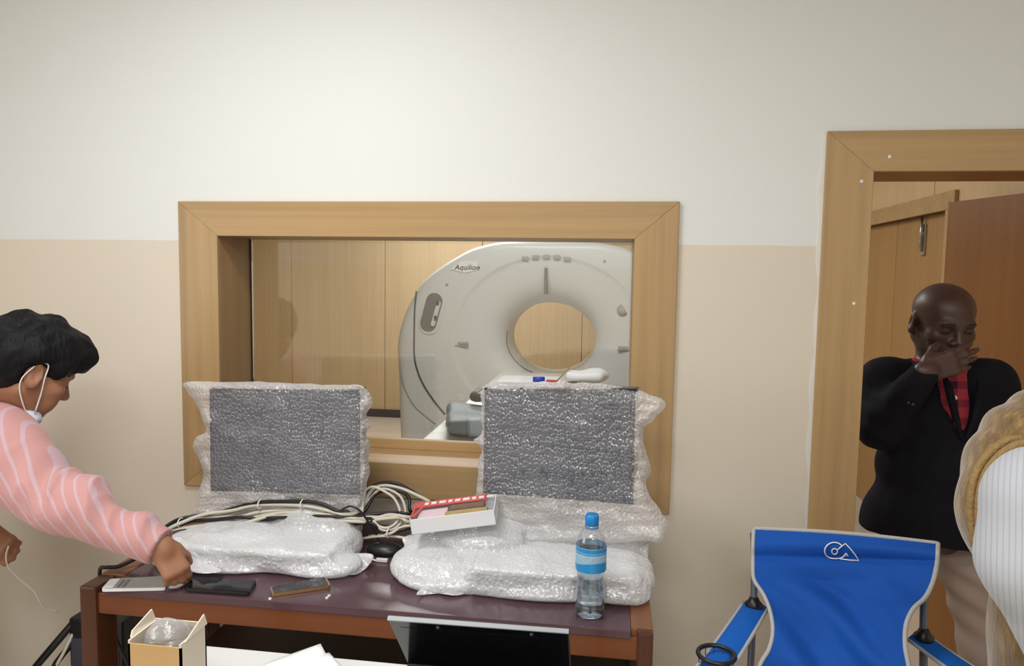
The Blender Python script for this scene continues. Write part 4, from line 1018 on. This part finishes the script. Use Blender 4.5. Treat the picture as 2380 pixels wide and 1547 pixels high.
for k in range(12):
    t = k*math.pi/6; m.tube([hc+(.042*math.cos(t), .042*math.sin(t), 0), hc+(.036*math.cos(t), .036*math.sin(t), -.06), hc+(.02*math.cos(t), .02*math.sin(t), -.11)], .0011, 5, smooth=2)
for zz_, r_ in ((-.03, .04), (-.06, .036), (-.09, .028)): m.tube([hc+(r_*math.cos(t), r_*math.sin(t), zz_) for t in np.linspace(0, 6.283, 20, endpoint=False)], .0011, 5, closed=True, smooth=0)
m.build('cup_net', 'black', ch)
TL_, TR_ = G[4][0]+(.006, .03, 0), G[4][60]+(-.012, .035, 0)
FL, FR = np.array((CL[0]-.02, CL[1]-.06, .006)), np.array((CR[0]+.03, CR[1]-.04, .006)); GL, GR = np.array((EL[0]+.05, EL[1]+.08, .006)), np.array((ERr[0]-.02, ERr[1]-.04, .006))
for a, b in ((TL_, FL), (TR_, FR)):
    c_ = CL if a is TL_ else CR
    MB().tube([a, c_+(0, .002, 0), b], .0095, 10, smooth=3).build('rear_post', 'tube', ch)
for a, b in ((FL, EL+(0, .05, -.008)), (FR, ERr+(0, .03, -.008)), (GL, np.array((CL[0], CL[1]-.02, .42))), (GR, np.array((CR[0], CR[1]-.02, .42))), (GL, GR*[1, 1, 0]+(0, 0, .44)), (GR, GL*[1, 1, 0]+(0, 0, .44)), (FL+(0, 0, .03), FR*[1, 1, 0]+(0, 0, .42)), (FR+(0, 0, .03), FL*[1, 1, 0]+(0, 0, .42))):
    MB().tube([a, b], .008, 8, smooth=0).build('frame_rod', 'tube', ch)
for c_ in (CL, CR): MB().lathe([(.013, -.012), (.022, -.010), (.024, .004), (.016, .012), (.0115, .022)], (c_[0], c_[1], c_[2]), 20).build('collar', 'black', ch)
for q in (FL, FR, GL, GR): MB().lathe([(.018, -.006), (.018, .012), (.010, .02)], tuple(q), 14).build('foot_pad', 'black', ch)

# ================================================================== PEOPLE
def frame(fwd, up=(0, 0, 1), scale=1., stretch=1.1, o=(0, 0, 0)):
    """head frame: columns forward, left, up; people in the photograph come out a little broad"""
    f = unit(fwd); u = unit(np.array(up)-f*(np.array(up)@f)); l = np.cross(u, f)
    A = np.diag((stretch, 1, 1))@np.stack([f, l, u], 1)*scale
    return (A, np.array(o, float), scale)
def loc(T, p): return T[1]+T[0]@np.array(p, float)

def add_head(F, T, neck_to, neck_r=.056):
    F.ell((-.005, 0, .045), (.100, .077, .088), .03, T=T)
    F.ell((.030, 0, -.025), (.066, .060, .075), .03, T=T)
    F.cap((.060, 0, -.088), (.072, 0, -.084), .022, .020, .03, T=T)
    for s in (-1, 1):
        F.cap((-.012, s*.052, -.045), (.055, s*.018, -.088), .022, .020, .03, T=T)
        F.ell((.062, s*.040, -.018), (.028, .026, .024), .025, T=T)
        F.ell((.070, s*.030, -.052), (.022, .022, .026), .02, T=T)
    F.cap((.086, -.036, .030), (.086, .036, .030), .013, .013, .02, T=T)
    for s in (-1, 1): F.ell((.101, s*.032, .010), (.016, .019, .012), .012, sub=True, T=T)
    for s in (-1, 1): F.ell((.080, s*.032, .009), (.014, .016, .0125), .006, T=T)
    F.cap((.092, 0, .022), (.116, 0, -.022), .0085, .0125, .016, T=T)
    for s in (-1, 1): F.ell((.103, s*.014, -.027), (.013, .009, .009), .010, T=T)
    F.cap((.090, -.020, -.052), (.090, .020, -.052), .0075, .0075, .010, T=T)
    F.cap((.087, -.018, -.064), (.087, .018, -.064), .0085, .0085, .010, T=T)
    F.ell((.099, 0, -.058), (.010, .026, .0016), .003, sub=True, T=T)
    for s in (-1, 1):
        Re = np.array(Matrix.Rotation(s*.35, 3, 'Z') @ Matrix.Rotation(-.15, 3, 'Y'))
        F.ell((-.010, s*.080, .000), (.021, .008, .035), .008, R=Re, T=T)
        F.ell((-.006, s*.087, .004), (.011, .006, .022), .006, R=Re, sub=True, T=T)
        F.ell((-.002, s*.078, -.024), (.010, .007, .012), .008, R=Re, T=T)
    F.cap(loc(T, (-.025, 0, -.03)), neck_to, neck_r, neck_r*1.1, .04)

def add_hand(F, w, d, n, right=True, curls=((.4, .5, .4),)*4, sc=1., thumb=(.5, .3), spread=.06):
    """palm, four unequal bent fingers and a thumb from the side of the palm; w = wrist, d = towards the fingers, n = back of the hand"""
    d = unit(d); n = unit(np.array(n)-d*(np.array(n)@d)); s = np.cross(n, d) if right else np.cross(d, n)
    w = np.array(w, float); R = np.stack([d, s, n], 1); k = .007*sc
    at = lambda a, b, c: w+R@(np.array((a, b, c))*sc)
    F.cap(at(-.008, 0, 0), at(.012, 0, 0), .027*sc, .027*sc, .02)
    F.box(at(.050, .001, 0), np.array((.046, .040, .0145))*sc, .013*sc, .014, R=R)
    F.ell(at(.030, .026, -.008), np.array((.03, .018, .016))*sc, .012, R=R)
    tips = []
    for i, (b, L0, r0) in enumerate(((.031, .078, .0096), (.0105, .086, .0098), (-.0105, .080, .0094), (-.030, .062, .0082))):
        p = at(.088-.004*abs(i-1), b, 0); a = 0.; cu = curls[i % len(curls)]; sp = spread*(1.5-i)
        for j, fr in enumerate((.46, .30, .24)):
            a += cu[j]; dv = R@np.array((math.cos(a)*math.cos(sp), math.cos(a)*math.sin(sp), -math.sin(a)))
            q = p+dv*L0*fr*sc*1.0; rr = r0*sc*(1-.10*j); F.cap(p, q, rr, rr*.9, k if j else .010); p = q
        tips.append(p)
    p = at(.022, .036, -.006); a = thumb[0]; dv = R@np.array((math.cos(.75), math.sin(.75)*math.cos(a), -math.sin(.75)*math.sin(a))); q = p+dv*.042*sc; F.cap(p, q, .0135*sc, .0115*sc, .014)
    dv2 = unit(dv+R@np.array((.35, -.25, -thumb[1]))); q2 = q+dv2*.032*sc; F.cap(q, q2, .0112*sc, .0088*sc, .006)
    return tips

# ---- man in the pink shirt, bending over the table's left end
T1 = frame((math.cos(.5)*math.cos(1.05), math.cos(.5)*math.sin(1.05), -math.sin(.5)), scale=1.08, o=P(57, 867, 1.83))
N1 = P(-20, 965, 1.82); SR = P(-20, 1050, 1.72); EL1 = P(140, 1158, 1.70); WR = P(378, 1278, 1.735)+(0, 0, .006)
SL1 = P(-110, 1040, 2.02); EL2 = P(-190, 1200, 2.04); WL = P(-35, 1238, 1.95)
C1 = P(-110, 1075, 1.86); B1 = P(-260, 1200, 1.88); H1 = np.array((-2.20, 1.88, .88))
man = thing('person', (-2.2, 1.85, 0), 'man in a pink striped shirt bending over the left end of the table', 'person')
F = Field(.0048, .03)
add_head(F, T1, N1)
F.chain([N1, C1], [.07, .13]); F.chain([C1, B1, H1], [.14, .125, .135]); F.chain([N1, SR], [.06, .075]); F.chain([SR, EL1, WR], [.07, .052, .032]); F.chain([N1, SL1], [.06, .07]); F.chain([SL1, EL2, WL], [.062, .046, .030])
add_hand(F, WR, (.52, -.10, -.70), (.72, -.64, .30), True, ((.85, .35, .1), (.9, .37, .1), (.95, .4, .1), (1.0, .42, .1)), .90, (.9, .5), .05)
add_hand(F, WL, (.9, -.15, -.42), (.1, -.75, .65), False, ((.9, 1.2, .7), (1.0, 1.3, .8), (1.05, 1.3, .8), (1.1, 1.3, .8)), 1.05, (1.0, .8), .02)
for s in (-1, 1):
    F.chain([H1+(0, s*.09, -.02), H1+(.06, s*.11, -.42), H1+(-.02, s*.11, -.80)], [.09, .06, .045]); F.cap(H1+(-.03, s*.11, -.83), H1+(.14, s*.12, -.85), .035, .03)
F.mesh('body', 'skin', man)
h_ = Field(.005, .015)
h_.ell((-.012, 0, .058), (.122, .099, .110), T=T1); h_.ell((.070, -.01, .098), (.060, .072, .048), .03, T=T1); h_.ell((-.05, 0, .02), (.085, .093, .085), .03, T=T1)
h_.ell((.115, 0, -.035), (.088, .12, .088), .015, sub=True, T=T1)
h_.box((.055, 0, -.075), (.035, .15, .075), .01, .01, sub=True, T=T1)
for s in (-1, 1): h_.ell((-.004, s*.100, -.006), (.036, .034, .044), .010, sub=True, T=T1)
h_.box((-.02, 0, -.125), (.14, .14, .062), .01, .015, sub=True, T=T1)
def hair_d(V, N):
    L = (V-T1[1])@np.linalg.inv(T1[0]).T; g = np.stack([L[:, 0]*60, L[:, 1]*170, L[:, 2]*25], 1)
    return .004*noise(g, 1., 3)+.0045*noise(V, 70, 5)+.002*noise(V, 150, 7)
h_.mesh('hair', 'hair', man, hair_d, 1)
F = Field(.006, .05)
F.chain([N1, SR], [.088, .108]); F.chain([SR, EL1], [.112, .083]); F.chain([EL1, WR+unit(WR-EL1)*.02], [.083, .049]); F.chain([N1, C1, B1, H1], [.09, .165, .152, .155]); F.chain([N1, SL1], [.085, .095])
F.chain([SL1, EL2, WL-unit(WL-EL2)*.06], [.09, .065, .045]); F.chain([C1, SR], [.14, .11])
ax1 = unit(WR-EL1); F.box(WR-ax1*.006+ax1*.09, (.09, .12, .12), .004, .006, R=np.stack([ax1, unit(np.cross((0, 1, 0), ax1)), np.cross(ax1, unit(np.cross((0, 1, 0), ax1)))], 1), sub=True)
F.box(H1+(0, 0, -.22), (.3, .3, .16), .01, .005, sub=True)
F.cap(loc(T1, (-.02, 0, -.03)), N1+(0, 0, .02), .063, .063, .01, sub=True)
ua = unit(WR-SR)
def folds(V, N):
    t = (V-SR)@ua; side = V@unit((.6, .1, .8))
    k = np.clip(t/.1, 0, 1)
    g = np.stack([t*34+side*16, side*9, V[:, 1]*8], 1); w1 = 1.15*np.abs(noise(g, 1., 3)); w2 = np.abs(noise(g*1.9, 1., 6))
    near = np.exp(-((t-.20)/.12)**2)+.8*np.exp(-((t-.43)/.10)**2)
    return (.030*(.45-w1)*near*k+.014*(.45-w2)*near*k)*np.clip(N[:, 2]+.75, .15, 1)+.0035*noise(V, 15, 4)+.001*noise(V, 60, 7)
F.mesh('shirt', 'pink', man, folds, 1)
col = MB()
nd = unit(loc(T1, (-.02, 0, -.03))-N1); a_ = unit(np.cross(nd, (0, 1, 0))); b_ = np.cross(nd, a_)
ring = lambda r, h, k: [N1+nd*(h+.012*math.cos(t+k))+(a_*math.cos(t)+b_*math.sin(t))*r for t in np.linspace(0, 6.283, 40)]
solid(col.grid([ring(.088, .035, 2), ring(.082, .055, 2), ring(.074, .078, 2)]).build('collar', 'pink', man), .004)
MB().tube([WR-unit(WR-EL1)*.012+(np.cross(unit(WR-EL1), (0, 1, 0))*math.cos(t)+np.array((0, 1, 0))*math.sin(t))*.0490 for t in np.linspace(0, 6.283, 30, endpoint=False)], .0035, 8, closed=True, smooth=0).build('cuff', 'pink', man)
F = Field(.008, .04)
for s in (-1, 1): F.chain([H1+(0, s*.085, .02), H1+(.06, s*.11, -.42), H1+(-.02, s*.11, -.80)], [.125, .085, .07])
F.mesh('trousers', 'dark_trousers', man)
for s in (-1, 1):
    F = Field(.008, .03); F.cap(H1+(-.05, s*.11, -.835), H1+(.17, s*.125, -.845), .046, .036); F.mesh('shoe', 'shoe', man)
F = Field(.004, .012); F.ell((.046, -.022, -.103), (.036, .040, .024), T=T1); F.mesh('face_mask', 'mask', man, lambda V, N: .0012*noise(V, 160, 2))
MB().tube([loc(T1, q) for q in ((.045, -.060, -.088), (.030, -.073, -.04), (.014, -.085, .0), (.006, -.086, .034), (-.012, -.086, .036))], .0022, 6).tube([loc(T1, q) for q in ((-.022, -.088, .02), (-.032, -.085, -.015), (-.022, -.078, -.045), (.015, -.065, -.085), (.04, -.055, -.1))], .0020, 6).build('mask_strap', 'strap', man)
for s in (-1, 1):
    MB().tube([loc(T1, q) for q in ((.091, s*.014, .035), (.095, s*.026, .040), (.089, s*.040, .038), (.076, s*.052, .028))], [.0025, .0045, .004, .002], 6).build('eyebrow', 'brow', man)
    MB().tube([loc(T1, q) for q in ((.092, s*.018, .003), (.0945, s*.030, .000), (.089, s*.044, .003))], [.0012, .0022, .0012], 6).build('eyelid', 'brow', man)
o = MB().tube([P(*q) for q in ((20, 1268, 1.90), (14, 1292, 1.90), (20, 1318, 1.91), (48, 1347, 1.93), (80, 1375, 1.95), (96, 1402, 1.96), (112, 1414, 1.98), (135, 1420, 2.0))], .0026, 6).build('thin_white_cable', 'cable_white')
tag(o, 'thin pale cable dangling from the bending man\'s left hand', 'cable')

# ---- man in the doorway
T2 = frame((.12, -.94, -.30), scale=1.09, stretch=1.12, o=P(2187, 752, 2.72))
N2 = P(2178, 868, 2.74); S2R = P(2058, 885, 2.73); S2L = P(2296, 893, 2.73); E2 = P(2046, 992, 2.66); W2 = P(2150, 862, 2.51); EW2 = P(2345, 1030, 2.75); WW2 = P(2335, 1190, 2.68)
K1 = P(2185, 965, 2.74); K2 = P(2168, 1080, 2.74); K3 = P(2155, 1195, 2.74)
HR = P(2246, 1285, 2.76); HL = P(2318, 1280, 2.78)
KR = P(2292, 1505, 2.72); KL = P(2356, 1500, 2.74); AR = np.array((KR[0]+.03, 2.76, .09)); AL = np.array((KL[0]+.03, 2.78, .09))
mn = thing('person', (1.36, 2.75, 0), 'bald man in a dark jacket standing in the doorway, hand over mouth', 'person')
F = Field(.0048, .03); add_head(F, T2, N2, .06)
F.chain([N2, K1, K2, K3], [.07, .10, .10, .11]); F.chain([N2, S2R, E2, W2], [.06, .06, .048, .032]); F.chain([N2, S2L, EW2, WW2], [.06, .06, .046, .032])
add_hand(F, W2, (.93, .0, .34), (-.20, -.97, -.05), True, ((.12, .24, .2), (.10, .22, .2), (.14, .26, .22), (.2, .3, .25)), 1.08, (.9, .3), .03)
add_hand(F, WW2, (0, -.1, -1), (1, 0, 0), False, ((.3, .4, .3),)*4, 1., (.4, .2))
for h, kn, an in ((HR, KR, AR), (HL, KL, AL)): F.chain([K3, h], [.09, .07]); F.chain([h, kn, an], [.08, .058, .045]); F.cap(an+(0, 0, -.03), an+(0, -.14, -.05), .035, .03)
F.mesh('body', 'skin_dark', mn, lambda V, N: .0008*noise(V, 60, 3))
F = Field(.006, .04)
F.ell(K1+(0, .01, 0), (.165, .122, .17)); F.chain([N2+(0, 0, -.01), S2R], [.075, .07]); F.chain([N2+(0, 0, -.01), S2L], [.075, .07]); F.ell(K2, (.16, .115, .17))
F.cap(N2, N2+(0, -.005, .055), .07, .068, .01)
F.cap(loc(T2, (-.025, 0, -.03)), N2+(0, 0, .03), .062, .062, .008, sub=True)
F.mesh('plaid_shirt', 'plaid', mn)
F = Field(.006, .045)
F.ell(K1, (.195, .138, .17)); F.ell(K2, (.198, .138, .18)); F.ell(K3, (.20, .145, .17)); F.ell(P(2118, 1270, 2.74), (.175, .135, .26), .06); F.ell(P(2215, 1280, 2.74), (.155, .135, .26), .06)
F.chain([N2+(-.02, .02, -.02), S2R], [.085, .078]); F.chain([N2+(.02, .02, -.02), S2L], [.085, .078])
F.chain([S2R, E2], [.086, .074], ); F.chain([E2, W2-unit(W2-E2)*.012], [.072, .046]); F.chain([S2L, EW2, WW2], [.084, .07, .055])
F.cap(N2+(0, 0, -.03), N2+(0, -.02, .12), .082, .075, .01, sub=True)
v0, v1, v2 = P(2215, 850, 2.60), P(2226, 930, 2.60), P(2240, 1022, 2.60)
F.chain([v0, v1], [.06, .05]); F.ops.pop()
for a, b, r0, r1 in ((P(2222, 845, 2.62), P(2230, 930, 2.615), .075, .058), (P(2230, 930, 2.615), P(2243, 1022, 2.61), .058, .012)): F.cap(a, b, r0, r1, .004, sub=True)
zl, zr = P(2000, 1250, 2.6), P(2290, 1288, 2.6); Rm = np.array(Matrix.Rotation(math.atan2(-(zr-zl)[2], (zr-zl)[0]), 3, 'Y')); F.box((zl+zr)/2+(0, .14, -.35), (.5, .4, .348), .004, .008, R=Rm, sub=True)
def jf(V, N): return .005*noise(V, 16, 2)+.0035*np.sin((V-E2)@unit((.5, 0, .9))*90+2*noise(V, 12, 4))*np.exp(-(np.linalg.norm(V-E2, axis=1)/.14)**2)+.0012*noise(V, 90, 8)
jk = F.mesh('jacket', 'jacket', mn, jf, 1)
for q, r0 in (((2176, 838), .005), ((2219, 924), .0085), ((2226, 985), .0085)):
    p = P(*q, 2.615); MB().lathe([(0, -.004), (r0, -.002), (r0, .02)], tuple(P(*q, 2.612)), 14, 'y').build('shirt_button', 'print_white', mn)
MB().tube([P(2185, 850, 2.61), P(2204, 900, 2.598), P(2222, 970, 2.592), P(2238, 1025, 2.592)], [.002, .013, .011, .004], 8).tube([P(2276, 868, 2.64), P(2275, 920, 2.60), P(2264, 975, 2.594), P(2244, 1025, 2.592)], [.002, .013, .011, .004], 8).build('lapel', 'jacket', mn)
for q in ((2128, 905), (2134, 913), (2112, 935), (2122, 939)): p = P(*q, 2.515); MB().lathe([(0, -.002), (.005, -.001), (.005, .03)], tuple(p), 10, 'y').build('cuff_button', 'dark_front', mn)
F = Field(.007, .04)
F.ell((HR+HL)/2+(0, 0, .03), (.17, .13, .12))
for h, kn, an in ((HR, KR, AR), (HL, KL, AL)): F.chain([h, kn, an+(0, 0, .0)], [.102, .083, .072])
F.mesh('trousers', 'khaki', mn, lambda V, N: .006*np.sin(V[:, 2]*70+V[:, 0]*40+2*noise(V, 9, 2))*np.exp(-((V[:, 2]-.55)/.16)**2)+.004*noise(V, 22, 5), 1)
for an in (AR, AL):
    F = Field(.008, .03); F.cap(an+(0, .04, -.045), an+(0, -.17, -.055), .044, .036); F.mesh('shoe', 'shoe', mn)
for s in (-1, 1):
    MB().tube([loc(T2, q) for q in ((.0985, s*.012, .030), (.1005, s*.024, .035), (.0965, s*.038, .035), (.084, s*.051, .028))], [.0025, .004, .004, .002], 6).build('eyebrow', 'brow', mn)
    MB().tube([loc(T2, q) for q in ((.0925, s*.018, .006), (.0955, s*.031, .004), (.090, s*.045, .006))], [.0012, .0026, .0012], 6).build('eyelid', 'brow', mn)

# ---- person in gold velvet at the right edge
pg = thing('person', (.86, 1.2, 0), 'person in gold velvet with a white ribbed sleeve, cut by the right edge', 'person')
T3 = frame((-.2, .95, -.1), scale=1.02, o=(.85, 1.17, 1.66)); N3 = np.array((.85, 1.19, 1.50)); Q0 = P(2472, 1150, 1.22); Q1 = np.array((.82, 1.2, 1.05)); Q2 = np.array((.86, 1.2, .88))
A0, A1, A2 = P(2432, 1172, 1.07), P(2412, 1300, 1.06), P(2490, 1560, 1.06)
F = Field(.006, .03); add_head(F, T3, N3); F.chain([N3, Q0+(.15, 0, .05), Q1, Q2], [.07, .10, .11, .12]); F.chain([Q0+(.1, 0, .1), A0, A1, A2], [.06, .05, .045, .03]); F.chain([N3, (1.06, 1.22, 1.42), (1.12, 1.2, 1.12), (1.08, 1.3, .92)], [.06, .06, .045, .03])
add_hand(F, A2, (.1, .1, -1), (-1, -.2, 0), False, ((.3, .4, .3),)*4); add_hand(F, (1.08, 1.3, .92), (0, .2, -1), (1, 0, 0), True, ((.3, .4, .3),)*4)
for s in (-1, 1): F.chain([Q2+(s*.08, 0, 0), Q2+(s*.09, .02, -.42), Q2+(s*.09, 0, -.8)], [.08, .055, .045]); F.cap(Q2+(s*.09, 0, -.83), Q2+(s*.09, .13, -.85), .033, .03)
F.mesh('body', 'skin', pg)
F = Field(.007, .05); F.ell(Q0, (.150, .125, .172)); F.ell((.90, 1.2, 1.32), (.2, .135, .19)); F.chain([Q0+(.03, 0, -.1), P(2470, 1480, 1.2), P(2480, 1620, 1.2)], [.125, .090, .11]); F.chain([(.9, 1.2, 1.2), (.86, 1.2, .9), (.86, 1.2, .42)], [.17, .18, .2])
F.chain([Q0+(.1, 0, .1), A0+(.03, .02, .0)], [.085, .045]); F.chain([N3, (1.06, 1.22, 1.42), (1.12, 1.2, 1.12), (1.08, 1.29, .96)], [.09, .085, .065, .05])
F.cap(N3+(0, 0, -.02), N3+(0, 0, .12), .075, .08, .01, sub=True)
F.mesh('velvet_dress', 'velvet', pg, lambda V, N: .006*noise(V, 24, 3)+.003*np.sin(V[:, 0]*120+V[:, 2]*40), 1)
h_ = Field(.006, .03); h_.ell((-.012, 0, .055), (.112, .092, .104), T=T3); h_.ell((-.07, 0, -.03), (.06, .075, .10), T=T3); h_.ell((.115, 0, -.04), (.075, .12, .095), .015, sub=True, T=T3)
h_.mesh('hair', 'hair', pg, lambda V, N: .003*noise(V, 60, 5))
rib_ = Field(.005, .03); rib_.chain([Q0+(.13, -.01, .09), A0], [.07, .074]); rib_.chain([A0, A1, A2+(0, 0, .02)], [.074, .071, .055])
rib_.mesh('ribbed_sleeve', 'rib', pg, lambda V, N: .002*noise(V, 22, 2), 1)
tr = [P(*q, 1.085) for q in ((2420, 1040), (2380, 1046), (2340, 1074), (2312, 1112), (2298, 1160), (2295, 1215), (2300, 1262), (2306, 1295))]
MB().tube(tr, .006, 10).tube([p+(-.006, .012, .004) for p in tr], .006, 10).tube([p+(-.012, .022, .008) for p in tr], .006, 10).build('armhole_trim', 'velvet_trim', pg)
